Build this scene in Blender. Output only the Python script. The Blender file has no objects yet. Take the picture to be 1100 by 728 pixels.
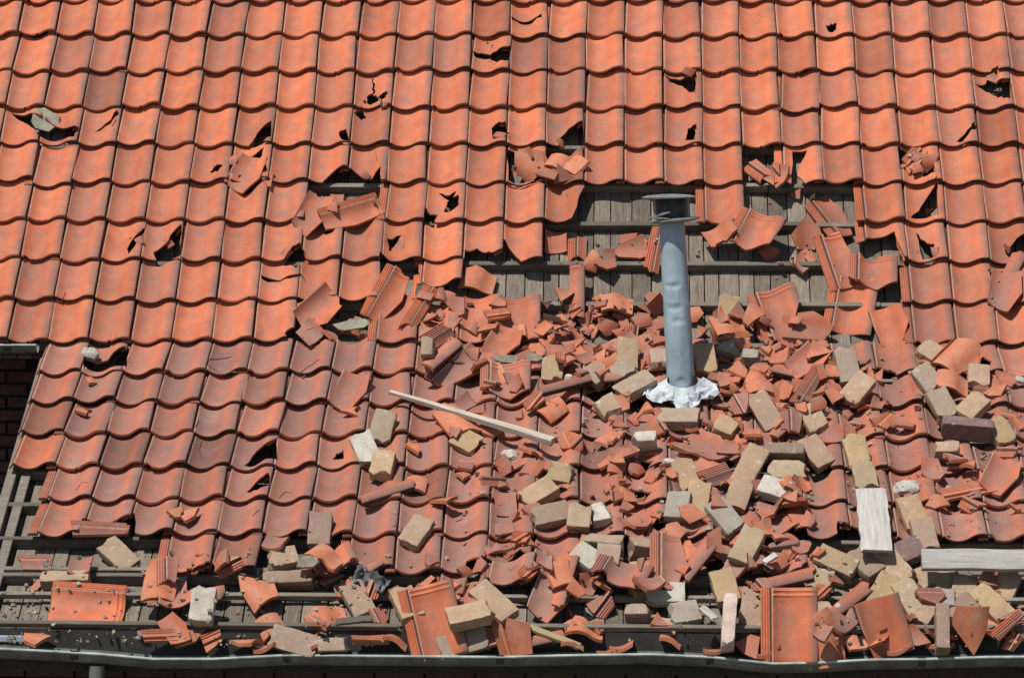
import bpy, bmesh, math, random
import numpy as np
from mathutils import Vector, Matrix, noise as mnoise
random.seed(11); rng = np.random.default_rng(11)
sc = bpy.context.scene; COL = sc.collection
R = math.radians

# ---------------------------------------------------------------- camera (long lens, level with the roof)
PW, PH, FPX = 1100.0, 728.0, 3500.0
A1, A2, ELEV = 0.8741, 0.5488, R(5.0)          # slope angles to the line of sight; the camera looks 5 degrees down
TW, L1, L2 = 0.2, 0.26228, 0.2708              # tile cover width and exposed lengths (upper and lower slope)
YAW, ROLL = -0.0325, -0.003
TV = Vector((-0.0677, 8.0844, -85.5506)) * TW
def rx(a): return Matrix.Rotation(a, 3, 'X')
TO_W = Matrix(((1, 0, 0), (0, 0, -1), (0, 1, 0)))              # x right, y up, z to viewer -> world
G = TO_W @ rx(-ELEV)
RC = Matrix.Rotation(YAW, 3, 'Y') @ Matrix.Rotation(ROLL, 3, 'Z')
def slope_vec(a): return Vector((0, -math.sin(a - ELEV), math.cos(a - ELEV)))
d1 = TO_W @ slope_vec(A1); d2 = TO_W @ slope_vec(A2)           # down-slope directions in the world
cx = Vector((1, 0, 0)); n1 = cx.cross(-d1); n2 = cx.cross(-d2)
CREASE = Vector((-13 * TW, 0, 5.2))                            # column seam 0 on the line where the pitch changes
# the fit's origin (seam 13, row 0) in the world
O_FIT = CREASE + cx * 13 * TW - d1 * 8 * L1
CAM = O_FIT + G @ (-(RC.transposed() @ TV))
CROT = G @ RC.transposed()
cam = bpy.data.cameras.new('camera'); co = bpy.data.objects.new('camera', cam); COL.objects.link(co)
co.matrix_world = Matrix.Translation(CAM) @ CROT.to_4x4()
cam.sensor_fit = 'HORIZONTAL'; cam.sensor_width = 36; cam.lens = 36 * FPX / PW
cam.clip_start = 0.5; cam.clip_end = 2000
sc.camera = co

# ---------------------------------------------------------------- light
SUN_EL, SUN_AZ = R(60), R(37)                                  # high, behind the camera and to the left
to_sun = Vector((-math.sin(SUN_AZ) * math.cos(SUN_EL), -math.cos(SUN_AZ) * math.cos(SUN_EL), math.sin(SUN_EL)))
w = bpy.data.worlds.new('World'); sc.world = w; w.use_nodes = True
nt = w.node_tree; bg = nt.nodes['Background']
sky = nt.nodes.new('ShaderNodeTexSky'); sky.sky_type = 'NISHITA'; sky.sun_disc = False
sky.sun_elevation = SUN_EL; sky.sun_rotation = math.atan2(to_sun.x, to_sun.y)
nt.links.new(sky.outputs[0], bg.inputs[0]); bg.inputs[1].default_value = 0.068
sl = bpy.data.lights.new('sun', 'SUN'); sl.energy = 4.6; sl.angle = R(0.53); sl.color = (1, 0.95, 0.87)
so = bpy.data.objects.new('sun', sl); COL.objects.link(so)
so.rotation_euler = to_sun.to_track_quat('Z', 'Y').to_euler(); so.location = (0, 0, 30)
vs = sc.view_settings; vs.view_transform = 'Standard'; vs.look = 'None'; vs.exposure = 0.24; vs.gamma = 1

# ---------------------------------------------------------------- roof coordinates
def SB(S):                      # basis of a slope: right, up-slope, normal
    return (cx, -d1, n1, L1) if S == 'U' else (cx, -d2, n2, L2)
def P(S, k, r, h=0.0):
    _, up, n, L = SB(S)
    return CREASE + cx * (k * TW) - up * ((r - 8) * L) + n * h
def ray(px, py):
    v = Vector(((px - PW / 2) / FPX, -(py - PH / 2) / FPX, -1.0))
    return (CROT @ v).normalized()
def unproj(px, py, h=0.0, S=None):
    """pixel of the photograph -> (slope, column, row) where its line of sight meets the roof at height h"""
    S = S or ('U' if py < 362 else 'L')
    _, up, n, L = SB(S)
    o = CREASE + n * h; d = ray(px, py)
    t = (o - CAM).dot(n) / d.dot(n)
    q = CAM + d * t - CREASE
    return S, q.x / TW, 8 - q.dot(up) / L
def proj(p):
    q = CROT.transposed() @ (p - CAM)
    return PW / 2 + FPX * q.x / -q.z, PH / 2 - FPX * q.y / -q.z
def on_depth(px, py, Y):
    d = ray(px, py); return CAM + d * ((Y - CAM.y) / d.y)

# ---------------------------------------------------------------- object helpers
def put(name, me, parent=None, loc=None, rot=None):
    o = bpy.data.objects.new(name, me); COL.objects.link(o)
    if parent: o.parent = parent
    if rot is not None or loc is not None:
        o.matrix_world = Matrix.Translation(loc or Vector()) @ (rot.to_4x4() if rot is not None else Matrix())
    return o
def tag(o, label=None, cat=None, group=None, kind=None):
    if label: o['label'] = label
    if cat: o['category'] = cat
    if group: o['group'] = group
    if kind: o['kind'] = kind
    return o
def mesh(name, verts, faces, mats, smooth=None, mi=None, uv=None):
    me = bpy.data.meshes.new(name); me.from_pydata([tuple(v) for v in verts], [], faces)
    for m in mats: me.materials.append(m)
    if mi is not None: me.polygons.foreach_set('material_index', mi)
    if uv is not None:
        l = me.uv_layers.new(name='UVMap'); idx = np.empty(len(me.loops), dtype=np.int32); me.loops.foreach_get('vertex_index', idx)
        l.data.foreach_set('uv', np.asarray(uv, dtype=np.float32)[idx].ravel())
    if smooth:
        me.polygons.foreach_set('use_smooth', [True] * len(me.polygons)); me.set_sharp_from_angle(angle=R(smooth))
    me.update(); return me
def box_vf(lo, hi, V, F, M=None, jit=0.0):
    b = len(V)
    for z in (0, 1):
        for y in (0, 1):
            for x in (0, 1):
                p = Vector(((lo, hi)[x][0], (lo, hi)[y][1], (lo, hi)[z][2]))
                if jit: p += Vector((random.uniform(-jit, jit), random.uniform(-jit, jit), random.uniform(-jit, jit)))
                V.append(M @ p if M else p)
    for f in ((0, 2, 3, 1), (4, 5, 7, 6), (0, 1, 5, 4), (2, 6, 7, 3), (0, 4, 6, 2), (1, 3, 7, 5)): F.append(tuple(b + i for i in f))
def box(name, lo, hi, mat, parent=None, M=None, jit=0.0, bevel=0.0):
    V, F = [], []; box_vf(lo, hi, V, F, None, jit)
    me = mesh(name, V, F, [mat])
    if bevel:
        bm = bmesh.new(); bm.from_mesh(me)
        bmesh.ops.bevel(bm, geom=bm.edges[:], offset=bevel, segments=1, affect='EDGES', profile=0.5)
        bm.to_mesh(me); bm.free()
    o = put(name, me, parent)
    if M or parent: o.matrix_world = M or Matrix()
    return o

# ---------------------------------------------------------------- materials
def new_mat(name):
    m = bpy.data.materials.new(name); m.use_nodes = True
    n = m.node_tree; return m, n, n.nodes['Principled BSDF']
class N:
    def __init__(s, nt): s.t = nt
    def node(s, typ, ins=None, **kw):
        n = s.t.nodes.new(typ)
        for k, v in kw.items(): setattr(n, k, v)
        for k, v in (ins or {}).items():
            if hasattr(v, 'is_output') or isinstance(v, bpy.types.NodeSocket): s.t.links.new(v, n.inputs[k])
            else: n.inputs[k].default_value = v
        return n
    def noise(s, vec, scale, detail=4, rough=0.6, w=None):
        ins = {'Scale': scale, 'Detail': detail, 'Roughness': rough}
        if vec is not None: ins['Vector'] = vec
        if w is not None: ins['W'] = w
        return s.node('ShaderNodeTexNoise', ins, noise_dimensions='4D' if w is not None else '3D').outputs[0]
    def ramp(s, f, a, b, va=0.0, vb=1.0):
        return s.node('ShaderNodeMapRange', {0: f, 1: a, 2: b, 3: va, 4: vb}).outputs[0]
    def mix(s, f, a, b, bt='MIX'):
        n = s.t.nodes.new('ShaderNodeMix'); n.data_type = 'RGBA'; n.blend_type = bt
        for i, v in ((0, f), (6, a), (7, b)):
            if isinstance(v, bpy.types.NodeSocket): s.t.links.new(v, n.inputs[i])
            else: n.inputs[i].default_value = v if i == 0 else (*v, 1)[:4]
        return n.outputs[2]
    def math(s, op, a, b=0.0, clamp=False):
        return s.node('ShaderNodeMath', {0: a, 1: b}, operation=op, use_clamp=clamp).outputs[0]
    def bump(s, h, strength, dist):
        return s.node('ShaderNodeBump', {'Height': h, 'Strength': strength, 'Distance': dist}).outputs[0]
def tile_material(name, fresh):
    m, t, b = new_mat(name); q = N(t)
    oi = q.node('ShaderNodeObjectInfo'); pos = q.node('ShaderNodeTexCoord').outputs['Object']; rnd = oi.outputs['Random']
    sep = q.node('ShaderNodeSeparateColor', {0: oi.outputs['Color']})
    wear, dark = sep.outputs[0], sep.outputs[1]
    W = q.math('MULTIPLY', rnd, 37.0)
    big = q.noise(pos, 9, 3, 0.55, W); med = q.noise(pos, 34, 5, 0.65, W); fine = q.noise(pos, 210, 3, 0.6, W)
    if fresh:
        c = q.mix(q.ramp(med, .3, .7), (.34, .105, .052), (.46, .16, .08))
        c = q.mix(q.math('MULTIPLY', q.ramp(big, .45, .7), .45), c, (.30, .15, .10))
        wp = q.node('ShaderNodeNewGeometry').outputs['Position']
        c = q.mix(q.math('MULTIPLY', q.ramp(q.noise(wp, 12, 6, .75), .48, .70), .45), c, (.36, .26, .21))
    else:
        c = q.mix(q.ramp(big, .32, .68), (.44, .105, .043), (.545, .158, .068))
        c = q.mix(q.math('MULTIPLY', q.ramp(med, .48, .72), .5), c, (.36, .125, .078))
        TT = q.node('ShaderNodeSeparateXYZ', {0: q.node('ShaderNodeUVMap').outputs[0]}).outputs[0]
        # weathered tiles: duller, pinkish brown
        c = q.mix(q.math('MULTIPLY', q.math('MULTIPLY', wear, q.math('SUBTRACT', 1.0, q.math('MULTIPLY', q.math('MULTIPLY', q.ramp(TT, .55, .68), q.ramp(TT, .86, .76)), .38))), q.ramp(q.math('ADD', big, q.math('MULTIPLY', med, .5)), .45, .95, .62, .95)), c, (.232, .108, .09))
        uv = q.node('ShaderNodeSeparateXYZ', {0: q.node('ShaderNodeUVMap').outputs[0]})
        tt, ss = uv.outputs[0], uv.outputs[1]
        band = q.math('MULTIPLY', q.ramp(tt, .06, .14), q.ramp(tt, .66, .42))
        band = q.math('MULTIPLY', band, q.math('MULTIPLY', q.ramp(ss, .0, .2), q.ramp(ss, 1.0, .84)))
        pat = q.math('MULTIPLY', band, q.ramp(q.noise(pos, 16, 5, .7, q.math('ADD', W, 5.0)), .36, .62))
        # grey lichen film in the pan, as far as a tile is weathered
        c = q.mix(q.math('MULTIPLY', pat, q.ramp(wear, 0, 1, .42, .86)), c, (.165, .122, .105))
        spots = q.node('ShaderNodeTexVoronoi', {'Vector': pos, 'Scale': 88.0, 'Randomness': 1.0}).outputs[0]
        zone = q.ramp(q.noise(pos, 12, 2, .5, q.math('ADD', W, 11.0)),   .47, .60)
        sp = q.math('MULTIPLY', q.ramp(spots, .42, .26), zone)
        c = q.mix(q.math('MULTIPLY', sp, .7), c, (.17, .13, .11))
        # grime and pale dust in patches that run over several tiles
        wp = q.node('ShaderNodeNewGeometry').outputs['Position']
        gr = q.ramp(q.noise(wp, 2.6, 6, .72), .50, .72)
        c = q.mix(q.math('MULTIPLY', gr, .5), c, (.16, .085, .062))
        du = q.math('MULTIPLY', q.ramp(q.noise(wp, 5.5, 6, .75), .52, .72), q.math('MULTIPLY', q.ramp(wear, .1, 1), .42))
        c = q.mix(du, c, (.36, .26, .215))
        # brown weather stains down the pan
        stn = q.math('MULTIPLY', q.ramp(q.noise(q.node('ShaderNodeMapping', {'Vector': pos, 'Scale': (26, 9, 9)}).outputs[0], 1.0, 6, .72, q.math('ADD', W, 31.0)), .52, .68), .36)
        c = q.mix(stn, c, (.235, .12, .088))
        # light scuffs
        sc2 = q.math('MULTIPLY', q.ramp(q.noise(pos, 60, 2, .5, q.math('ADD', W, 19.0)), .72, .78), .5)
        c = q.mix(sc2, c, (.48, .29, .20))
        # patchy dark tone on the right flank of the roll
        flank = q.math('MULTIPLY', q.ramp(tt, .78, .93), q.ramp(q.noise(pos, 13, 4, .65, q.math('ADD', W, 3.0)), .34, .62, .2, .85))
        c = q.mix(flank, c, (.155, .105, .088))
        # pale bead along the left edge
        bead = q.math('MULTIPLY', q.math('MULTIPLY', q.ramp(tt, .030, .042), q.ramp(tt, .078, .062)), q.ramp(med, .35, .6, .35, .9))
        c = q.mix(bead, c, (.42, .315, .25))
        # shade painted dark into the joint and along the lower lip
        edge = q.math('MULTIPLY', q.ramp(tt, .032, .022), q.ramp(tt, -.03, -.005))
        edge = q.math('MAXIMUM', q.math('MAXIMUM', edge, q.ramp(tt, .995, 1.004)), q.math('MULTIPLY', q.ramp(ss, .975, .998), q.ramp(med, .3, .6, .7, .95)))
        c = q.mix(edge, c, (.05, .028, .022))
    c = q.mix(q.math('MULTIPLY', dark, .8), c, (.16, .075, .06))
    br = q.math('MULTIPLY', q.ramp(rnd, 0, 1, .86, 1.12), q.ramp(rnd, .0, .06, .72, 1.0))
    c = q.mix(1.0, c, q.node('ShaderNodeCombineColor', {0: br, 1: br, 2: br}).outputs[0], 'MULTIPLY')
    t.links.new(c, b.inputs['Base Color'])
    t.links.new(q.ramp(med, .3, .7, .62, .86), b.inputs['Roughness'])
    b.inputs['Specular IOR Level'].default_value = .3
    t.links.new(q.bump(q.math('ADD', q.math('MULTIPLY', fine, .4), med), .5 if fresh else .32, .003), b.inputs['Normal'])
    return m
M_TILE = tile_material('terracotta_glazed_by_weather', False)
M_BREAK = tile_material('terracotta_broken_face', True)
def brick_material():
    m, t, b = new_mat('loose_brick_clay'); q = N(t)
    oi = q.node('ShaderNodeObjectInfo'); pos = q.node('ShaderNodeTexCoord').outputs['Object']
    W = q.math('MULTIPLY', oi.outputs['Random'], 53.0)
    big = q.noise(pos, 14, 4, .6, W); med = q.noise(pos, 60, 5, .7, W); fine = q.noise(pos, 320, 3, .6, W)
    c = oi.outputs['Color']
    c = q.mix(q.math('MULTIPLY', q.ramp(big, .42, .7), .55), c, (.22, .165, .11))
    c = q.mix(q.math('MULTIPLY', q.ramp(med, .56, .75), .5), c, (.42, .36, .27))
    c = q.mix(q.math('MULTIPLY', q.ramp(med, .42, .28), .65), c, (.14, .10, .075))
    mort = q.ramp(q.noise(pos, 22, 4, .65, q.math('ADD', W, 9.0)), .60, .68)
    c = q.mix(q.math('MULTIPLY', mort, .55), c, (.50, .46, .40))
    red = q.ramp(q.noise(pos, 18, 2, .5, q.math('ADD', W, 23.0)), .60, .72)
    c = q.mix(q.math('MULTIPLY', red, .3), c, (.36, .17, .11))
    wp = q.node('ShaderNodeNewGeometry').outputs['Position']
    c = q.mix(q.math('MULTIPLY', q.ramp(q.noise(wp, 16, 6, .75), .50, .68), .5), c, (.24, .165, .12))
    t.links.new(c, b.inputs['Base Color']); b.inputs['Roughness'].default_value = .9
    b.inputs['Specular IOR Level'].default_value = .2
    t.links.new(q.bump(q.math('ADD', q.math('MULTIPLY', fine, .5), med), .7, .005), b.inputs['Normal'])
    return m
M_BRICK = brick_material()
def wood_material(name, a, bcol, crack=(.05, .042, .035), axis=(60, 5, 60), lich=.25):
    m, t, b = new_mat(name); q = N(t)
    oi = q.node('ShaderNodeObjectInfo'); pos = q.node('ShaderNodeTexCoord').outputs['Object']
    W = q.math('MULTIPLY', oi.outputs['Random'], 41.0)
    st = q.node('ShaderNodeMapping', {'Vector': pos, 'Scale': axis}).outputs[0]
    g = q.noise(st, 1.6, 6, .7, W); big = q.noise(pos, 7, 3, .6, W); fine = q.noise(st, 5, 4, .6, W)
    c = q.mix(q.ramp(g, .3, .7), a, bcol)
    c = q.mix(q.math('MULTIPLY', q.ramp(fine, .40, .28), .9), c, crack)
    c = q.mix(q.math('MULTIPLY', q.ramp(big, .55, .75), lich), c, (.42, .40, .35))
    br = q.ramp(oi.outputs['Random'], 0, 1, .62, 1.25)
    c = q.mix(1.0, c, q.node('ShaderNodeCombineColor', {0: br, 1: br, 2: br}).outputs[0], 'MULTIPLY')
    t.links.new(c, b.inputs['Base Color']); b.inputs['Roughness'].default_value = .88
    b.inputs['Specular IOR Level'].default_value = .2
    t.links.new(q.bump(q.math('ADD', g, q.math('MULTIPLY', fine, .6)), .6, .004), b.inputs['Normal'])
    return m
M_BOARD = wood_material('grey_weathered_board', (.085, .068, .052), (.235, .198, .162))
M_BATTEN = wood_material('grey_batten', (.085, .074, .06), (.19, .17, .14), axis=(5, 60, 60))
M_PALE = wood_material('pale_bleached_wood', (.23, .22, .20), (.40, .39, .365), (.20, .17, .13), (4, 50, 50), .5)
M_POLE = wood_material('silvered_pole_wood', (.25, .215, .175), (.42, .375, .315), (.14, .11, .085), (4, 50, 50), .3)
M_LATH = wood_material('yellowed_lath_wood', (.36, .29, .15), (.46, .39, .22), (.15, .11, .06), (4, 50, 50), .1)
def simple(name, col, rough=.7, metal=0.0, var=.3, scale=20, bump=.3, bd=.004):
    m, t, b = new_mat(name); q = N(t); pos = q.node('ShaderNodeTexCoord').outputs['Object']
    a = q.noise(pos, scale, 5, .65); f = q.noise(pos, scale * 8, 3, .6)
    dk = tuple(x * (1 - var) for x in col); lt = tuple(min(1, x * (1 + var)) for x in col)
    t.links.new(q.mix(q.ramp(a, .3, .7), dk, lt), b.inputs['Base Color'])
    b.inputs['Roughness'].default_value = rough; b.inputs['Metallic'].default_value = metal
    t.links.new(q.bump(q.math('ADD', a, q.math('MULTIPLY', f, .5)), bump, bd), b.inputs['Normal'])
    return m
M_PIPE = simple('weathered_grey_blue_metal', (.27, .35, .41), .5, .1, .24, 6, .08, .002)
M_CAPDARK = simple('sooty_dark_metal', (.035, .038, .042), .6, .2, .4)
M_CAP = simple('dull_grey_cap_metal', (.20, .23, .22), .5, .3, .3)
M_FOIL = simple('crumpled_white_sheet', (.42, .465, .49), .7, .0, .22, 25, .5, .006)
M_ZINC = simple('weathered_zinc', (.115, .125, .108), .65, .0, .5, 8, .2, .002)
M_ZLIP = simple('bright_worn_zinc', (.27, .30, .28), .6, .0, .4, 12, .2, .002)
M_MORTAR = simple('old_mortar', (.42, .395, .35), .95, 0, .3, 30, .9, .008)
M_GRIT = simple('grey_grit', (.20, .17, .135), .95, 0, .4, 40, .9, .006)
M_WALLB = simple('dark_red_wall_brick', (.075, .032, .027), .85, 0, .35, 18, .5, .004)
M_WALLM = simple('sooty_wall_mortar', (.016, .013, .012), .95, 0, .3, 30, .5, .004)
M_FASCIA = simple('near_black_board', (.022, .021, .02), .8, 0, .4, 12, .4, .004)  # near-black colour for the fascia and the sheet under the planks
M_GROUND = simple('trodden_earth', (.12, .10, .07), .95, 0, .4, 2, .6, .02)
M_BLUE = simple('blue_grey_painted_rail', (.26, .32, .37), .5, 0, .15, 12, .1, .002)
M_LEAD = simple('grey_lead_sheet', (.10, .10, .10), .6, .2, .5, 18, .7, .008)
M_SLATE = simple('grey_green_slab', (.26, .25, .19), .9, 0, .3, 24, .7, .006)

# ---------------------------------------------------------------- the pantile
PT = [(-.20, .010), (-.13, .0115), (-.06, .013), (-.01, .0135), (.022, .0135), (.036, .0255), (.05, .0285), (.064, .0262), (.10, .0195), (.15, .0128), (.20, .0072), (.27, .0024), (.34, .0002), (.40, .0004), (.48, .0034), (.55, .0088), (.61, .0165), (.66, .0235), (.71, .0305), (.77, .0367), (.83, .0402), (.90, .0415), (.96, .0405), (.99, .0380), (1.004, .0335), (1.008, .029)]
_pt = np.array(PT)
def prof(t):
    t = np.asarray(t, float); z = np.interp(t, _pt[:, 0], _pt[:, 1])
    for c in (-.17, -.115, -.06):                                # three interlocking ribs on the left edge
        z = z + .0055 * np.exp(-((t - c) / .014) ** 2)
    return z
HEAD, TILT, THICK = -.18, .032, .0105
def tile_z(t, s):
    t = np.asarray(t, float); s = np.asarray(s, float)
    z = prof(t) - .041 - TILT * (1 - s)
    lip = .0055 * np.exp(-((s + .13) / .018) ** 2) + .0055 * np.exp(-((s + .055) / .018) ** 2)
    z = z + lip * ((t > .06) & (t < .96))
    return z - .004 * np.clip((s - .95) / .05, 0, 1) ** 2
TS = [-.20, -.187, -.17, -.153, -.142, -.132, -.115, -.098, -.087, -.077, -.06, -.043, -.01, .022, .036, .05, .064, .10, .15, .20, .27, .34, .40, .48, .55, .61, .66, .71, .77, .83, .90, .96, .99, 1.004, 1.008]
SS = [HEAD, -.15, -.13, -.11, -.085, -.07, -.055, -.04, -.015, .12, .3, .5, .7, .88, .95, 1.0]
def tile_sheet(L, ts=TS, ss=SS):
    bm = bmesh.new(); g = []
    for s in ss:
        row = []
        for t in ts:
            row.append(bm.verts.new((t * TW, (1 - s) * L, float(tile_z(t, s)))))
        g.append(row)
    for j in range(len(ss) - 1):
        for i in range(len(ts) - 1):
            bm.faces.new((g[j + 1][i], g[j + 1][i + 1], g[j][i + 1], g[j][i]))
    return bm
def in_poly(x, y, poly):
    x = np.asarray(x, float); y = np.asarray(y, float); ins = np.zeros(x.shape, bool); n = len(poly)
    for i in range(n):
        x1, y1 = poly[i]; x2, y2 = poly[(i + 1) % n]
        c = ((y1 > y) != (y2 > y))
        with np.errstate(divide='ignore', invalid='ignore'):
            ins ^= c & (x < (x2 - x1) * (y - y1) / (y2 - y1 if y2 != y1 else 1e-12) + x1)
    return ins
def rough_poly(poly, amp, rs):
    out = []
    for i, (x, y) in enumerate(poly):
        x2, y2 = poly[(i + 1) % len(poly)]; out.append((x, y))
        l = math.hypot(x2 - x, y2 - y); n = 2 if l > 4 * amp else 1
        for j in range(1, n + 1):
            f = j / (n + 1); d = rs.uniform(-amp, amp)
            out.append((x + (x2 - x) * f - (y2 - y) / (l + 1e-9) * d, y + (y2 - y) * f + (x2 - x) / (l + 1e-9) * d))
    return out
def cut_out(bm, poly):
    """remove a polygon (tile plane, metres) from a sheet"""
    for i in range(len(poly)):
        a = poly[i]; b = poly[(i + 1) % len(poly)]
        d = (b[0] - a[0], b[1] - a[1]); l = math.hypot(*d)
        if l < 1e-6: continue
        fs = [f for f in bm.faces if any(min(a[0], b[0]) - .03 < v.co.x < max(a[0], b[0]) + .03 and min(a[1], b[1]) - .03 < v.co.y < max(a[1], b[1]) + .03 for v in f.verts)]
        es = {e for f in fs for e in f.edges}; vs_ = {v for f in fs for v in f.verts}
        bmesh.ops.bisect_plane(bm, geom=list(vs_) + list(es) + fs, dist=1e-5, plane_co=(a[0], a[1], 0), plane_no=(-d[1] / l, d[0] / l, 0))
    c = [(f, f.calc_center_median()) for f in bm.faces]
    ins = in_poly([q.x for _, q in c], [q.y for _, q in c], poly)
    bmesh.ops.delete(bm, geom=[f for (f, _), k in zip(c, ins) if k], context='FACES')
def keep_convex(bm, poly):
    n = len(poly); area = sum(poly[i][0] * poly[(i + 1) % n][1] - poly[(i + 1) % n][0] * poly[i][1] for i in range(n))
    if area < 0: poly = poly[::-1]
    for i in range(n):
        a = poly[i]; b = poly[(i + 1) % n]; d = (b[0] - a[0], b[1] - a[1])
        bmesh.ops.bisect_plane(bm, geom=bm.verts[:] + bm.edges[:] + bm.faces[:], dist=1e-5, plane_co=(a[0], a[1], 0), plane_no=(d[1], -d[0], 0), clear_outer=True)
def drop_islands(bm):
    bm.verts.ensure_lookup_table(); bm.faces.ensure_lookup_table(); left = set(bm.faces); best = []
    while left:
        st = [left.pop()]; isl = [st[0]]
        while st:
            f = st.pop()
            for e in f.edges:
                for g in e.link_faces:
                    if g in left: left.remove(g); st.append(g); isl.append(g)
        if sum(f.calc_area() for f in isl) > sum(f.calc_area() for f in best): best = isl
    keep = set(best); bmesh.ops.delete(bm, geom=[f for f in bm.faces if f not in keep], context='FACES')
def sheet_to_solid(bm, name, L, center=False, thick=THICK):
    bm.verts.ensure_lookup_table(); bm.verts.index_update()
    V = [v.co.copy() for v in bm.verts]; n = len(V)
    off = Vector((0, 0, 0))
    if center and n:
        off = Vector(tuple((min(v[i] for v in V) + max(v[i] for v in V)) / 2 for i in range(3)))
    top = [v - off for v in V]; bot = [v - off - Vector((0, 0, thick)) for v in V]
    uv = [(v.x / TW, 1 - v.y / L) for v in V] * 2
    F, mi = [], []
    for f in bm.faces:
        ids = [v.index for v in f.verts]; F.append(ids); mi.append(0); F.append([i + n for i in reversed(ids)]); mi.append(1)
    for e in bm.edges:
        if len(e.link_faces) == 1:
            l = e.link_loops[0]; a, b = l.vert.index, l.link_loop_next.vert.index
            F.append((b, a, a + n, b + n))
            va, vb = V[a], V[b]
            whole = (abs(va.y) < 1e-4 and abs(vb.y) < 1e-4) or min(va.x, vb.x) > 1.007 * TW or max(va.x, vb.x) < -.1999 * TW
            mi.append(0 if whole else 1)
    bm.free()
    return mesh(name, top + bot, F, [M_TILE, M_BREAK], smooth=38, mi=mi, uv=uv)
# ---------------------------------------------------------------- which tiles are gone, which are holed (photo pixels laid back onto the roof)
GONE = [(800, 158, 842, 192), (632, 199, 748, 233), (797, 199, 916, 233), (338, 186, 409, 192), (342, 196, 408, 230), (583, 240, 885, 275), (883, 240, 916, 275),
        (408, 282, 432, 318), (432, 282, 446, 318), (500, 282, 966, 318), (322, 325, 398, 360), (582, 325, 885, 360), (885, 325, 972, 360),
        (0, 500, 30, 560), (-90, 575, 172, 700), (-90, 535, 30, 640), (276, 575, 366, 611), (644, 575, 700, 611), (790, 575, 838, 611), (870, 575, 1100, 611)]
GONE16 = [(-90, 612, 140, 700), (230, 612, 455, 700), (500, 612, 1100, 700)]
HOLES = [
 [(266,153),(276,139),(291,129),(291,148),(280,154)], [(248,170),(262,167),(270,163),(283,158),(281,168),(270,176),(256,175)], [(256,203),(262,197),(276,187),(286,178),(287,190),(268,202)],
 [(12,116),(32,118),(70,135),(84,137),(80,149),(40,147),(30,132)], [(100,137),(118,128),(124,117),(127,122),(118,133)],
 [(550,14),(567,17),(583,13),(583,18),(566,21),(550,18)], [(506,54),(516,52),(525,54),(535,50),(547,48),(547,66),(533,67),(525,59),(510,60)],
 [(393,100),(399,96),(405,103),(416,99),(414,107),(400,109),(394,108)], [(399,78),(401,78),(402,88),(402,97),(399,97),(400,88)], [(528,135),(533,132),(543,130),(545,147),(529,148)],
 [(543,156),(556,156),(560,172),(573,180),(587,163),(589,187),(575,194),(546,192)], [(600,146),(612,136),(627,130),(628,152),(615,164),(602,162)], [(586,165),(600,160),(614,168),(622,186),(604,190),(590,188)],
 [(364,142),(372,139),(377,152),(368,152)], [(365,181),(377,178),(400,190),(409,178),(410,195),(342,195),(348,191)],
 [(416,253),(432,247),(424,262),(418,267)], [(408,272),(418,277),(430,284),(447,279),(449,292),(408,292)],
 [(447,303),(470,304),(497,299),(499,320),(447,320)], [(470,200),(482,205),(490,204),(484,214)], [(476,223),(480,212),(492,208),(494,220),(484,226)], [(499,268),(512,262),(522,269),(530,272),(545,262),(549,283),(499,285)],
 [(541,254),(550,266),(562,280),(580,284),(584,290),(541,290)], [(614,236),(626,200),(632,205),(634,240)],
 [(888,22),(893,20),(899,22),(898,29),(893,31),(889,28)], [(1048,86),(1060,83),(1065,73),(1072,71),(1070,84),(1087,82),(1087,108),(1078,107),(1070,100),(1060,93)], [(1028,150),(1040,140),(1048,131),(1050,138),(1042,144),(1034,152)],
 [(713,78),(730,80),(747,77),(747,104),(738,97),(732,88),(718,84)], [(736,148),(738,135),(747,133),(747,152)],
 [(135,266),(148,248),(154,243),(150,256),(138,273)], [(164,268),(178,260),(186,250),(196,241),(194,274),(168,278)], [(303,279),(312,269),(322,262),(329,276),(318,287)], [(280,293),(300,296),(323,293),(329,301),(318,298),(300,298),(281,297)],
 [(305,362),(316,354),(322,349),(328,356),(328,366),(308,367)], [(964,155),(985,156),(988,165),(978,175),(966,182)], [(990,172),(1004,168),(1006,188),(992,188)], [(1006,191),(1008,232),(978,232),(990,215)],
 [(986,243),(995,254),(1005,262),(1004,276),(992,276)], [(1080,264),(1100,249),(1110,249),(1110,276),(1086,276)], [(1060,288),(1075,283),(1092,279),(1092,320),(1070,319),(1066,300)], [(850,155),(866,156),(858,172),(856,184),(866,196),(850,198)],
 [(914,259),(935,251),(962,247),(972,281),(912,281)], [(380,118),(388,112),(394,120),(388,124)], [(225,182),(233,176),(240,180),(234,186)], [(455,222),(462,228),(470,226),(466,238),(456,236)], [(346,246),(352,240),(362,241),(357,250)],
 [(90,377),(106,379),(118,378),(127,370),(137,366),(137,392),(92,392)], [(262,493),(275,475),(298,465),(299,492),(280,496)], [(88,556),(104,553),(126,556),(144,549),(144,578),(84,578)], [(186,545),(196,543),(212,541),(206,552),(196,556)],
 [(200,606),(212,612),(222,606),(240,604),(258,600),(262,632),(200,632)], [(264,523),(280,512),(288,507),(292,520),(276,528)], [(1040,462),(1055,458),(1062,470),(1046,474)], [(545,598),(560,590),(570,600),(556,606)], [(358,487),(362,480),(372,478),(370,490)],
 [(820,575),(850,566),(868,560),(868,580),(820,582)], [(690,568),(705,556),(720,552),(720,582),(694,582)], [(900,560),(912,564),(926,562),(926,582),(900,582)],
]
def visible_center(S, c, r): return proj(P(S, c + .45, r - .5, -.03))
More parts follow.
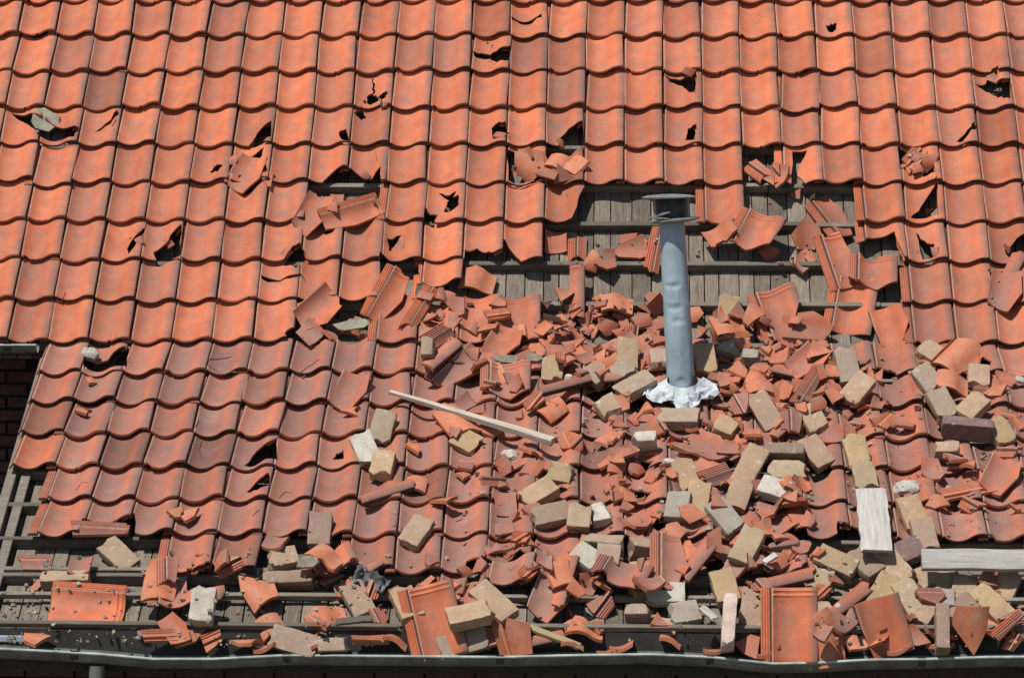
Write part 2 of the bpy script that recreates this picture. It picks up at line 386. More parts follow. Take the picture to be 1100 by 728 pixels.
def gone(S, c, r):
    x, y = visible_center(S, c, r)
    if any(a <= x <= b2 and p <= y <= d for a, p, b2, d in GONE): return True
    return r == 16 and any(a <= x <= b2 and p <= y <= d for a, p, b2, d in GONE16)
CORE = [(470,345),(600,362),(700,362),(900,362),(965,380),(960,430),(880,470),(880,560),(870,640),(690,650),(640,560),(650,480),(600,420)]
HP = {'U': [], 'L': []}                      # holes as (k, r) polygons
for i, h in enumerate(HOLES):
    cyv = sum(p[1] for p in h) / len(h); S = 'U' if cyv < 362 else 'L'
    rs = random.Random(i)
    HP[S].append([unproj(x, y, -.02, S)[1:] for x, y in rough_poly(h, 1.3, rs)])
rs = random.Random(5)                        # more broken tiles under the rubble
for r in range(9, 16):
    for c in range(2, 29):
        x, y = visible_center('L', c, r)
        if (bool(in_poly([x], [y], CORE)[0]) or x > 1000 or (y > 570 and x > 300)) and rs.random() < (.5 if x < 960 else .2):
            k0 = c + rs.uniform(.0, .75); r0 = r - rs.uniform(0, .35); a = rs.uniform(.25, .5); b = rs.uniform(.18, .4)
            HP['L'].append([(k0 + a * math.cos(q) * rs.uniform(.7, 1.2), r0 + b * math.sin(q) * rs.uniform(.7, 1.2)) for q in (0, 1, 2, 3.1, 4.2, 5.2)])
for r in (8,):
    for c in range(14, 22): HP['U'].append([(c + rs.uniform(0, .3), 7.35), (c + .6, 7.2), (c + 1, 7.5 + rs.uniform(0, .3)), (c + .7, 7.8), (c + .3, 7.65)])

# ---------------------------------------------------------------- the two roof slopes
def root(name, loc, label, cat, group=None, rot=None):
    o = bpy.data.objects.new(name, None); COL.objects.link(o); o.empty_display_size = .2
    o.matrix_world = Matrix.Translation(loc) @ (rot.to_4x4() if rot is not None else Matrix())
    return tag(o, label, cat, group)
UP = root('roof', P('U', 13, 8), 'steep upper roof slope of orange pantiles, patched with holes showing grey boards', 'roof')
LO = root('roof', P('L', 13, 16.4), 'flatter lower roof slope of dull weathered pantiles, mostly buried under bricks and shards', 'roof')
UP['kind'] = 'thing'; LO['kind'] = 'thing'
bpy.context.view_layer.update()
INT = {}
def verge_tile(L):
    bm = tile_sheet(L, [-.075, -.06, -.03, 0] + [t for t in TS if t > .03])
    for v in bm.verts:
        t = v.co.x / TW
        if t < .05: v.co.z = float(tile_z(.05, 1 - v.co.y / L)) - .026 * ((.05 - t) / .125) ** 1.6
    return sheet_to_solid(bm, 'tile', L)
CRACKS = [[(222,392),(226,383),(238,377),(248,376)], [(238,398),(232,393),(222,391)], [(322,398),(330,390),(343,386)], [(330,402),(322,397)], [(120,136),(124,128)], [(210,458),(214,448)], [(214,485),(213,474),(215,466)], [(300,530),(306,521),(314,524)], [(272,555),(280,548)],
 [(486,545),(489,552),(497,548)], [(66,322),(70,312)], [(1030,470),(1038,462),(1049,463)], [(600,315),(604,322),(600,332)], [(80,524),(86,517),(94,520)], [(868,120),(872,112)], [(404,170),(403,160),(400,152)]]
for i, cr in enumerate(CRACKS):
    cyv = sum(p[1] for p in cr) / len(cr); S_ = 'U' if cyv < 362 else 'L'
    top = [(x, y - .55) for x, y in cr]; bot = [(x + .5, y + .55) for x, y in reversed(cr)]
    HP[S_].append([unproj(x, y, -.02, S_)[1:] for x, y in top + bot])
def intact(L, v):
    if v == 99 and (L, v) not in INT: INT[(L, v)] = verge_tile(L)
    if (L, v) not in INT:
        rv = random.Random(v * 7 + 1); bm = tile_sheet(L)
        if v >= 6:                                    # small nicks out of the lower edge
            x = rv.uniform(.1, .9) * TW; a = rv.uniform(.008, .02)
            cut_out(bm, [(x - a, -.01), (x + a, -.01), (x + a * .6, a * .5), (x - a * .3, a * .8)])
        for v_ in bm.verts:                           # hand-made, slightly uneven
            v_.co.z += .0016 * mnoise.noise(Vector((v_.co.x * 9, v_.co.y * 9, v * 5.3))); v_.co.y += .002 * mnoise.noise(Vector((v_.co.x * 14, 3.1, v * 2.7)))
        INT[(L, v)] = sheet_to_solid(bm, 'tile', L)
    return INT[(L, v)]
TILES = {'U': {}, 'L': {}}
def lay(S, c, r, parent):
    _, up, n, L = SB(S)
    hs = []
    for hp in HP[S]:
        ks = [p[0] for p in hp]; rr = [p[1] for p in hp]
        if max(ks) > c - .2 and min(ks) < c + 1.008 and max(rr) > r - 1.18 and min(rr) < r:
            hs.append([((k - c) * TW, (r - q) * L) for k, q in hp])
    if S == 'L' and c == 2 and r < 13: hs = []
    if hs:
        bm = tile_sheet(L)
        for h in hs:
            try: cut_out(bm, h)
            except Exception: pass
        if not bm.faces: bm.free(); return
        drop_islands(bm); me = sheet_to_solid(bm, 'tile', L)
        if len(me.polygons) < 60: return
    else: me = intact(L, 99 if (S == 'L' and c == 2) else int(rng.integers(0, 8)))
    o = put('tile', me, parent)
    j = rng.normal(0, 1, 6); loose = 1.0 if S == 'U' else 1.25
    base = P(S, c, r) + n * float(.0018 * j[0]) + up * float(.0042 * j[1] * loose) + cx * float(.0016 * j[2])
    if rng.random() < .06: base -= up * float(rng.uniform(.004, .014)); j[3] *= 2.6
    base += n * (.006 * mnoise.noise(Vector((c * .31, r * .4, 2.2))))
    M = Matrix((cx, up, n)).transposed() @ Matrix.Rotation(R(.8) * float(j[3]) * loose, 3, 'Z') @ Matrix.Rotation(R(.5) * float(j[4]), 3, 'X') @ Matrix.Rotation(R(.7) * float(j[5]), 3, 'Y')
    o.matrix_world = Matrix.Translation(base) @ M.to_4x4()
    x, y = visible_center(S, c, r)
    if S == 'U': wear = .10 + .18 * max(0, (x - 850) / 250) + .10 * max(0, (y - 250) / 110)
    else: wear = .93 if x > 70 + max(0, 430 - y) * 2 else .42 + max(0, x) / 400
    wear = min(1, max(0, wear + .16 * float(rng.normal())))
    o.color = (wear, max(0, .12 * float(rng.normal())) , 0, 1)
    if hs: o['label'] = 'broken roof tile with a piece missing, still hanging in its course'
    TILES[S][(c, r)] = hs
for r in range(-1, 9):
    for c in range(-2, 28):
        if not gone('U', c, r): lay('U', c, r, UP)
for r in range(9, 17):
    for c in range(2, 28):
        if not gone('L', c, r): lay('L', c, r, LO)
# boards under the tiles, running up the slope
BH = -.135
def boards(S, k0, k1, r0, r1, parent, wmin, wmax):
    _, up, n, L = SB(S); u = k0 * TW
    M = Matrix.Translation(P(S, k0 + .1, r1, BH - .028)) @ Matrix((cx, up, n)).transposed().to_4x4()
    box('gap_blocker', (0, .01, -.006), ((k1 - k0 - .2) * TW, (r1 - r0) * L - .01, 0), M_FASCIA, parent, M)  # added dark sheet, blocks light showing through the plank gaps
    while u < k1 * TW:
        wd = random.uniform(wmin, wmax); ln = (r1 - r0) * L
        M = Matrix.Translation(P(S, 0, r1, BH + random.uniform(-.006, .002)) + cx * (u + wd / 2)) @ Matrix((cx, up, n)).transposed().to_4x4()
        box('plank', (-wd / 2, 0, -.018), (wd / 2 - .006, ln, 0), M_BOARD, parent, M, .0012)
        u += wd
RE = unproj(550, 671, -.09, 'L')[2]                 # the eave
boards('U', -2.2, 29, -1.6, 8.05, UP, .065, .11)
boards('L', 2.15, 29, 7.6, RE, LO, .065, .12)
BATR = {'U': [], 'L': []}
def batten(S, k0, k1, r, parent, hgt=.05, wid=.026, mat=None, top=-.083):
    _, up, n, L = SB(S); u = k0; BATR[S].append(r)
    while u < k1:
        e = min(k1, u + random.uniform(9, 15))
        M = Matrix.Translation(P(S, u, r, top + random.uniform(-.002, .001))) @ Matrix((cx, up, n)).transposed().to_4x4()
        M = M @ Matrix.Rotation(R(random.uniform(-.25, .25)), 4, 'Z')
        box('batten', (.001, -wid / 2, -hgt), ((e - u) * TW - .003, wid / 2, 0), mat or M_BATTEN, parent, M, .0015, .002); u = e
for r in range(0, 9): batten('U', -2, 29, r - .10 - 1 + 1, UP)
for r in range(9, 16): batten('L', 2.05, 29, r - .13, LO)
for py in (612, 640, 670):
    batten('L', -1 if py > 600 else 2, 29, unproj(550, py, -.084, 'L')[2], LO, wid=.024, hgt=.026)
# verge board on the open left edge of the lower slope
_, up2, nn2, _ = SB('L')
M = Matrix.Translation(P('L', 2.02, RE, -.075)) @ Matrix((cx, up2, nn2)).transposed().to_4x4()
box('verge_board', (-.03, 0, -.09), (.012, (RE - 8.3) * L2, 0), M_BATTEN, LO, M, .002, .003)
M = Matrix.Translation(P('L', 2.3, RE, -.085)) @ Matrix((cx, up2, nn2)).transposed().to_4x4()
box('rafter', (-.02, 0, -.022), (.022, (RE - 8.3) * L2, 0), M_BATTEN, LO, M, .002, .003)

# ---------------------------------------------------------------- walls, eaves, ground
EAVE = P('L', 0, RE, BH); EZ, EY = EAVE.z, EAVE.y
g = mesh('ground', [(-400, -400, 0), (400, -400, 0), (400, 400, 0), (-400, 400, 0)], [(0, 1, 2, 3)], [M_GROUND])
tag(put('ground', g), kind='structure')
def wall(label, x0, x1, y, ztop, zlow, courses, nper):
    wl = root('house_wall', Vector(((x0 + x1) / 2, y, 0)), label, 'wall'); wl['kind'] = 'thing'
    bpy.context.view_layer.update()
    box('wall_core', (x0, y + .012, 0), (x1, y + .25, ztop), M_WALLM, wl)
    V, F = [], []; box_vf((0, 0, 0), (.205, .03, .05), V, F); bme = mesh('brick', V, F, [M_WALLB])
    for i in range(courses):
        z = ztop - .065 * (i + 1)
        if z < zlow: break
        for j in range(nper):
            x = x0 + .005 + j * .218 + (.108 if i % 2 else 0)
            if x + .2 > x1: continue
            b = put('brick', bme, wl); b.matrix_world = Matrix.Translation((x, y + random.uniform(-.003, .003), z)); b.color = (1, 1, 1, 1)
    return wl
xl = CREASE.x
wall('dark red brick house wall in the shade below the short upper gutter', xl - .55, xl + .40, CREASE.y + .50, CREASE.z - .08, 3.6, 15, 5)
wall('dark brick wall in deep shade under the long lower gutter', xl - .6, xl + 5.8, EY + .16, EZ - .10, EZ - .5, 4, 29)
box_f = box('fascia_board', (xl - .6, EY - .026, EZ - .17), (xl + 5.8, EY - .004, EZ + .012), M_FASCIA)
tag(box_f, 'dark fascia board behind the long gutter, under the lowest batten', 'fascia board')
# blue-grey rails of something behind the gutter's left end
for i, (py, x1) in enumerate(((685, 28), (716, 27))):
    a = on_depth(-40, py, EY - .02 + i * .1); b = on_depth(x1, py, EY - .02 + i * .1)
    o = box('rail', (0, -.012, -.014), ((b - a).x, .012, .014), M_BLUE, None, Matrix.Translation(a), 0, .003)
    tag(o, ('blue grey painted rail above the left end of the long gutter', 'blue grey painted rail below the left end of the long gutter')[i], 'rail')
def gutter(label, pts, rad, Y, parentname='gutter', seg=9, brackets=(), rim=.0065):
    """half-round gutter whose front lip follows the given points (photo pixels at depth Y)"""
    W_ = [on_depth(px, py, Y) for px, py in pts]
    gt = root(parentname, W_[len(W_) // 2], label, 'gutter'); bpy.context.view_layer.update()
    V, F = [], []; th = .0035; ns = 11
    for p in W_:
        for rr in (rad, rad - th):
            for i in range(ns):
                a = math.pi + math.pi * i / (ns - 1)
                V.append((p.x, p.y + rad + rr * math.cos(a), p.z + rr * math.sin(a)))
    m = 2 * ns
    for j in range(len(W_) - 1):
        for i in range(ns - 1):
            a = j * m + i; F.append((a, a + m, a + m + 1, a + 1)); b = a + ns; F.append((b, b + 1, b + m + 1, b + m))
        for i in (0, ns - 1): F.append((j * m + i, j * m + ns + i, (j + 1) * m + ns + i, (j + 1) * m + i))
    put('channel', mesh('channel', V, F, [M_ZINC], smooth=40), gt).matrix_world = Matrix()
    V, F = [], []
    for p in W_:
        for i in range(8):
            a = 2 * math.pi * i / 8; V.append((p.x, p.y + rim * math.cos(a), p.z + .002 + rim * math.sin(a)))
    for j in range(len(W_) - 1):
        for i in range(8): F.append((j * 8 + i, j * 8 + (i + 1) % 8, (j + 1) * 8 + (i + 1) % 8, (j + 1) * 8 + i))
    put('rolled_lip', mesh('rolled_lip', V, F, [M_ZLIP], smooth=40), gt).matrix_world = Matrix()
    for bx in brackets:
        py = np.interp(bx, [p[0] for p in pts], [p[1] for p in pts]); p = on_depth(bx, py, Y); V, F = [], []
        for i in range(9):
            a = math.pi + math.pi * .95 * i / 8
            for dx in (-.017, .017):
                for rr in (rad + .0055, rad + .001): V.append((p.x + dx, p.y + rad + rr * math.cos(a), p.z + .012 + (rr + .006) * math.sin(a)))
        for i in range(8):
            a = i * 4
            for q in ((0, 1, 5, 4), (2, 6, 7, 3), (0, 4, 6, 2), (1, 3, 7, 5)): F.append(tuple(a + z for z in q))
        F += [(0, 2, 3, 1), (32, 33, 35, 34)]
        put('bracket', mesh('bracket', V, F, [M_CAPDARK]), gt).matrix_world = Matrix()
    return gt
GR = .048; GY = EY - .125
lip = [(-60, 696), (0, 697), (60, 700), (110, 703), (165, 708), (230, 708), (308, 704), (420, 705), (537, 706), (620, 704), (700, 703), (763, 706), (830, 713), (880, 712), (930, 709), (1000, 708), (1060, 706), (1180, 705)]
gutter('long dented zinc gutter full of shards along the bottom eave', lip, GR, GY, brackets=(80, 308, 537, 763, 990))
gutter('short grey gutter end under the upper slope, left of the lower roof', [(-60, 371), (39, 371)], .042, CREASE.y - .05, rim=.006, brackets=(8,))
p = on_depth(104, 716, GY + GR)
V, F = [], []
for j, z in enumerate((.0, -.4, -1.5, -3.2)):
    for i in range(14):
        a = 2 * math.pi * i / 14; V.append((p.x + .034 * math.cos(a), p.y + .034 * math.sin(a), p.z + .01 + z))
for j in range(3):
    for i in range(14): F.append((j * 14 + i, j * 14 + (i + 1) % 14, j * 14 + 14 + (i + 1) % 14, j * 14 + 14 + i))
tag(put('downpipe', mesh('downpipe', V, F, [M_ZINC], smooth=40)), 'grey downpipe below the gutter near its left end', 'downpipe')

# ---------------------------------------------------------------- height of the roof surface, for resting things on it
CELL = .01
class Surf:
    def __init__(s, S, k0, k1, r0, r1):
        s.S = S; _, s.up, s.n, s.L = SB(S); s.u0 = k0 * TW; s.v0 = r0 * s.L
        nu = int((k1 - k0) * TW / CELL); nv = int((r1 - r0) * s.L / CELL)
        u = s.u0 + (np.arange(nu) + .5) * CELL; v = s.v0 + (np.arange(nv) + .5) * CELL
        K, Rr = np.meshgrid(u / TW, v / s.L, indexing='ij')
        H = np.full(K.shape, BH)
        for (c, r), hs in TILES[S].items():
            t = K - c; q = Rr - (r - 1); m = (t > -.2) & (t < 1.008) & (q > HEAD) & (q <= 1.0)
            for h in hs: m &= ~in_poly(t * TW, (1 - q) * s.L, h)
            z = tile_z(t, q); H = np.where(m, np.maximum(H, z), H)
        for rb in BATR[S]:
            vb = rb * s.L; vv = Rr * s.L; H = np.where(np.abs(vv - vb) < .014, np.maximum(H, -.083), H)
        s.H = H
    def idx(s, u, v): return np.clip(((u - s.u0) / CELL).astype(int), 0, s.H.shape[0] - 1), np.clip(((v - s.v0) / CELL).astype(int), 0, s.H.shape[1] - 1)
SURF = {'U': Surf('U', -2, 29, -1, 8.0), 'L': Surf('L', 1, 29, 8.0, RE)}
def pts_of(me, o_scale=1.0):
    n = len(me.vertices); a = np.empty(n * 3, np.float32); me.vertices.foreach_get('co', a); a = a.reshape(-1, 3).astype(float)
    c = np.empty(len(me.polygons) * 3, np.float32); me.polygons.foreach_get('center', c)
    e = np.empty(len(me.edges) * 2, np.int32); me.edges.foreach_get('vertices', e); e = e.reshape(-1, 2)
    return np.vstack([a, c.reshape(-1, 3), (a[e[:, 0]] + a[e[:, 1]]) / 2])
def rest(o, px, py, Rl, fit=.0, sink=.004, S=None, q=93, update=True, lift=0.0):
    """set an object down on whatever lies under that pixel's line of sight; Rl = its turn in the slope's frame"""
    S = S or ('U' if py < 362 else 'L'); sf = SURF[S]; pts = pts_of(o.data); h = -.02
    for it in range(3):
        _, k, r = unproj(px, py, h, S); u, v = k * TW, r * sf.L
        Rm = np.array(Rl)
        if fit > 0:
            rad = max(.03, .8 * np.abs(pts[:, :2]).max()); g = np.linspace(-rad, rad, 9); A, B = np.meshgrid(g, g)
            iu, iv = sf.idx(u + A.ravel(), v - B.ravel()); hh = sf.H[iu, iv]
            m = hh >= np.quantile(hh, .35)
            cf = np.linalg.lstsq(np.c_[A.ravel()[m], B.ravel()[m], np.ones(m.sum())], hh[m], rcond=None)[0]
            nv = Vector((-cf[0] * fit, -cf[1] * fit, 1)).normalized()
            if nv.z < .8: nv = Vector((nv.x * .6, nv.y * .6, 1)).normalized()
            Rm = np.array(Vector((0, 0, 1)).rotation_difference(nv).to_matrix()) @ Rm
        w_ = pts @ Rm.T
        iu, iv = sf.idx(u + w_[:, 0], v - w_[:, 1])
        hc = np.percentile(sf.H[iu, iv] - w_[:, 2], q) - sink + lift
        h = hc
    if update: np.maximum.at(sf.H, (iu, iv), hc + w_[:, 2] - .002)
    M = Matrix((cx, sf.up, sf.n)).transposed() @ Matrix([tuple(map(float, x)) for x in Rm])
    o.matrix_world = Matrix.Translation(P(S, u / TW, v / sf.L, float(hc))) @ M.to_4x4()
    return float(hc)
def turn(yaw, tilt=0, roll=0, flip=False):
    m = Matrix.Rotation(R(tilt), 3, 'X') @ Matrix.Rotation(R(yaw), 3, 'Z') @ Matrix.Rotation(R(roll), 3, 'Y')
    return m @ Matrix.Rotation(math.pi, 3, 'X') if flip else m
def yaw_of(phi, tilt, S):
    fs = math.sin((A1 if S == 'U' else A2) + R(tilt)); return math.degrees(math.atan2(math.sin(R(phi)) / max(.3, fs), math.cos(R(phi))))
# ---------------------------------------------------------------- vent pipe
B0 = P(*unproj(733, 426, -.03, 'L'), -.06); PY_ = B0.y
T0 = on_depth(721.5, 237, PY_ + .02)
vp = root('vent_pipe', B0, 'dented grey blue metal vent pipe with a flat cap standing out of the rubble', 'pipe'); bpy.context.view_layer.update()
ax = (T0 - B0); Lp = ax.length; az = ax.normalized(); axx = cx - az * cx.dot(az); axx.normalize(); ayy = az.cross(axx)
PM = Matrix.Translation(B0) @ Matrix((axx, ayy, az)).transposed().to_4x4()
def lathe(rings, n=28, fn=None):
    V, F = [], []
    for z, r in rings:
        for i in range(n):
            a = 2 * math.pi * i / n; rr = r
            if fn: rr += fn(a, z, r)
            V.append((rr * math.cos(a), rr * math.sin(a), z))
    for j in range(len(rings) - 1):
        for i in range(n): F.append((j * n + i, j * n + (i + 1) % n, (j + 1) * n + (i + 1) % n, (j + 1) * n + i))
    F.append(tuple(range(n - 1, -1, -1))); F.append(tuple((len(rings) - 1) * n + i for i in range(n)))
    return V, F
DENT = [(-1.85, .645, .007, .016, .75), (-1.75, .60, .006, .05, .3), (-1.75, .525, .008, .018, .65), (-1.5, .50, .006, .05, .35), (-1.55, .45, .007, .016, .55), (-1.55, .115, .007, .022, .45), (-1.65, .13, .004, .012, .3), (-1.2, .30, .004, .05, .4), (-1.0, .58, .004, .05, .4)]
def dent(a, z, r):
    d = 0
    for a0, z0, dep, sz, sa in DENT:
        da = (a - a0 + math.pi) % (2 * math.pi) - math.pi
        e = max(0, 1 - (da / sa) ** 2 - ((z / Lp - z0) * Lp / sz) ** 2); d -= .6 * dep * e ** .6
    return d + .0022 * mnoise.noise(Vector((math.cos(a) * 2, math.sin(a) * 2, z * 7)))
rings = [(z * Lp / 110, .067 - .0075 * z / 110) for z in range(111)]
V, F = lathe(rings, 48, dent); put('pipe', mesh('pipe', V, F, [M_PIPE], smooth=25), vp).matrix_world = PM
for z in (.012,):
    V, F = lathe([(z, .0685 - .007 * z), (z + .002, .0705 - .007 * z), (z + .010, .0705 - .007 * z), (z + .012, .0685 - .007 * z)], 40, dent if z > .1 else None)
    put('seam_ring', mesh('seam_ring', V, F, [M_PIPE], smooth=30), vp).matrix_world = PM
cap_t = Matrix.Rotation(R(-1.5), 4, 'Y')
def cap(name, z, rr, mat, tilt=None, off=0):
    V, F = lathe(rr, 36); o = put(name, mesh(name, V, F, [mat], smooth=30), vp); o.matrix_world = PM @ Matrix.Translation((off, 0, z)) @ (tilt or Matrix()); return o
cap('lower_plate', Lp, [(-.012, .064), (-.008, .10), (.002, .122), (.006, .122), (.010, .09), (.014, .06)], M_CAP, Matrix.Rotation(R(-2), 4, 'Y'), .014)
cap('cap_core', Lp + .01, [(0, .066), (.03, .072), (.08, .07), (.10, .06)], M_CAPDARK)
cap('top_plate', Lp + .108, [(-.004, .05), (-.002, .128), (.004, .130), (.012, .10), (.017, .03)], M_CAP, Matrix.Rotation(R(2.5), 4, 'Y'), -.006)
for a in (-.45, .6, 2.4, 3.7):
    M = PM @ Matrix.Translation((.092 * math.cos(a), .092 * math.sin(a), Lp))
    box('cap_leg', (-.006, -.004, .004), (.006, .004, .112), M_CAP, vp, M)
M = PM @ Matrix.Translation((-.06, -.095, Lp + .014)) @ Matrix.Rotation(R(8), 4, 'Y'); box('bent_strap', (-.045, -.01, 0), (.045, .012, .008), M_CAP, vp, M, .003)
M = PM @ Matrix.Translation((-.04, -.085, Lp + .034)) @ Matrix.Rotation(R(-14), 4, 'Y'); box('bent_strap', (-.035, -.008, 0), (.035, .008, .006), M_CAP, vp, M, .003)
# crumpled sheet round the foot
V, F = [], []; nr, na = 9, 56; rsf = random.Random(3)
for j in range(nr):
    f = j / (nr - 1)
    for i in range(na):
        a = 2 * math.pi * i / na
        ro = float(np.interp(math.degrees(a), [0, 35, 70, 110, 145, 180, 215, 245, 270, 295, 325, 360], [.16, .15, .085, .08, .125, .16, .125, .085, .15, .125, .095, .16])) + .022 * mnoise.noise(Vector((math.cos(a) * 2.5, math.sin(a) * 2.5, 4)))
        r_ = .064 + (ro - .064) * f
        z = .05 * (1 - f) ** 1.5 + .012 + (.035 * f * mnoise.noise(Vector((math.cos(a) * 3, math.sin(a) * 3, f * 3))) + .016 * f * mnoise.noise(Vector((math.cos(a) * 9, math.sin(a) * 9, f * 5))))
        V.append((r_ * math.cos(a) + .006 * rsf.uniform(-1, 1) * f, r_ * math.sin(a) * .9 + .006 * rsf.uniform(-1, 1) * f - .02 * f, z + .007 * rsf.uniform(-1, 1) * f))
for j in range(nr - 1):
    for i in range(na): F.append((j * na + i, (j + 1) * na + i, (j + 1) * na + (i + 1) % na, j * na + (i + 1) % na))
o = put('flashing', mesh('flashing', V, F, [M_FOIL], smooth=18), vp)
o.matrix_world = Matrix.Translation(P(*unproj(733, 421, 0, 'L'), -.005)) @ Matrix((cx, up2, nn2)).transposed().to_4x4() @ Matrix.Scale(1.14, 4)
sfl = SURF['L']; w_ = np.array(V); _, k, r = unproj(733, 421, 0, 'L'); iu, iv = sfl.idx(k * TW + w_[:, 0], r * L2 - w_[:, 1]); np.maximum.at(sfl.H, (iu, iv), w_[:, 2] * .5)

# ---------------------------------------------------------------- pieces of broken tile: a library of cut shapes
def jit_poly(poly, j, rs): return [((t + rs.uniform(-j, j)) * TW, (1 - s - rs.uniform(-j, j)) * L2) for t, s in poly]
def piece(poly, seed, j=.05, bite=0):
    rs = random.Random(seed)
    bm = tile_sheet(L2)
    if poly:
        keep_convex(bm, jit_poly(poly, j, rs))
        for _ in range(bite):
            x = rs.choice([v.co.x for v in bm.verts]); y = min(v.co.y for v in bm.verts) if rs.random() < .5 else max(v.co.y for v in bm.verts)
            a = rs.uniform(.02, .045); cut_out(bm, [(x + a * q * rs.uniform(.7, 1.3), y + a * w2 * rs.uniform(.7, 1.3)) for q, w2 in ((1, .1), (.4, .9), (-.5, .8), (-1, 0), (-.4, -.8), (.6, -.7))])
        if bm.faces: drop_islands(bm)
    me = sheet_to_solid(bm, 'tile_shard', L2, center=True, thick=.0165)
    return me
def cvx(t0, s0, rad, n, rs):
    out = []
    a0 = rs.uniform(0, 6.28)
    for i in range(n):
        a = a0 + 2 * math.pi * (i + rs.uniform(-.28, .28)) / n; q = rad * rs.uniform(.7, 1.25)
        out.append((t0 + q * math.cos(a) * 1.0 / TW, s0 + q * math.sin(a) * rs.choice((.8, 1.0, 1.3)) / L2))
    return out
LIB = []
rl = random.Random(77)
for i in range(84):
    kind = ('flat', 'curved', 'ribbed', 'flat', 'curved')[i % 5]
    t0 = {'flat': rl.uniform(.22, .58), 'curved': rl.uniform(.74, .98), 'ribbed': rl.uniform(-.12, .06)}[kind]
    rad = .030 + .042 * rl.random() ** 1.2
    me = piece(cvx(t0, rl.uniform(.1, .85), rad, rl.choice((3, 4, 4, 5, 6)), rl), 1000 + i, 0)
    if len(me.polygons) > 8: LIB.append((kind, rad, me))
SMALL = [x for x in LIB if x[1] < .055]; LARGE = [x for x in LIB if x[1] >= .05]
K = {'head': [(-.22, -.2), (1.08, -.2), (1.08, .45), (.5, .6), (-.22, .4)], 'tail': [(-.22, .45), (.6, .3), (1.08, .5), (1.08, 1.02), (-.22, 1.02)], 'left': [(-.22, -.2), (.45, -.2), (.6, .4), (.4, 1.02), (-.22, 1.02)],
     'right': [(.5, -.2), (1.08, -.2), (1.08, 1.02), (.4, 1.02), (.35, .5)], 'pan': [(.02, .0), (.75, .0), (.85, .5), (.6, .95), (.05, .8)], 'tri': [(.05, .1), (.7, .05), (.82, .33), (.45, .8), (.15, .5)], 'tris': [(.2, .3), (.6, .28), (.64, .45), (.4, .66)], 'roll': [(.64, -.1), (1.08, -.1), (1.08, .95), (.7, .9)],
     'ribs': [(-.22, -.1), (.16, -.1), (.2, .85), (-.22, .9)], 'slab': [(.1, .1), (.9, .1), (.9, .55), (.1, .6)], 'half': [(-.22, -.2), (1.08, -.2), (.9, .5), (.4, .75), (-.22, .6)], 'diag': [(-.22, -.2), (1.08, -.2), (1.08, .1), (.3, .95), (-.22, 1.02)],
     'low': [(-.22, .55), (1.08, .4), (1.08, 1.02), (-.22, 1.02)], 'rollhalf': [(.6, .2), (1.08, .1), (1.08, .7), (.62, .75)], 'ribhalf': [(-.22, .2), (.3, .15), (.25, .65), (-.22, .7)], 'mid': [(-.22, .1), (.5, .05), (.6, .45), (.1, .7), (-.22, .65)], 'pansq': [(.1, .2), (.6, .2), (.6, .65), (.1, .65)]}
TINY = sorted(LIB, key=lambda q: q[1])[:14]
K['tiny'] = [(.3, .4), (.62, .38), (.66, .62), (.36, .6)]
SHARDS = []                                   # (object, shape word, size)
def wear_at(py): return 0.25 if py < 290 else .55 if py < 420 else .78
def shard_obj(me, py, fresh=None):
    o = put('tile_shard', me); wv = wear_at(py) + random.gauss(0, .2)
    o.color = (min(1, max(0, wv)), max(0, random.gauss(-.05, .16)), 0, 1); return o

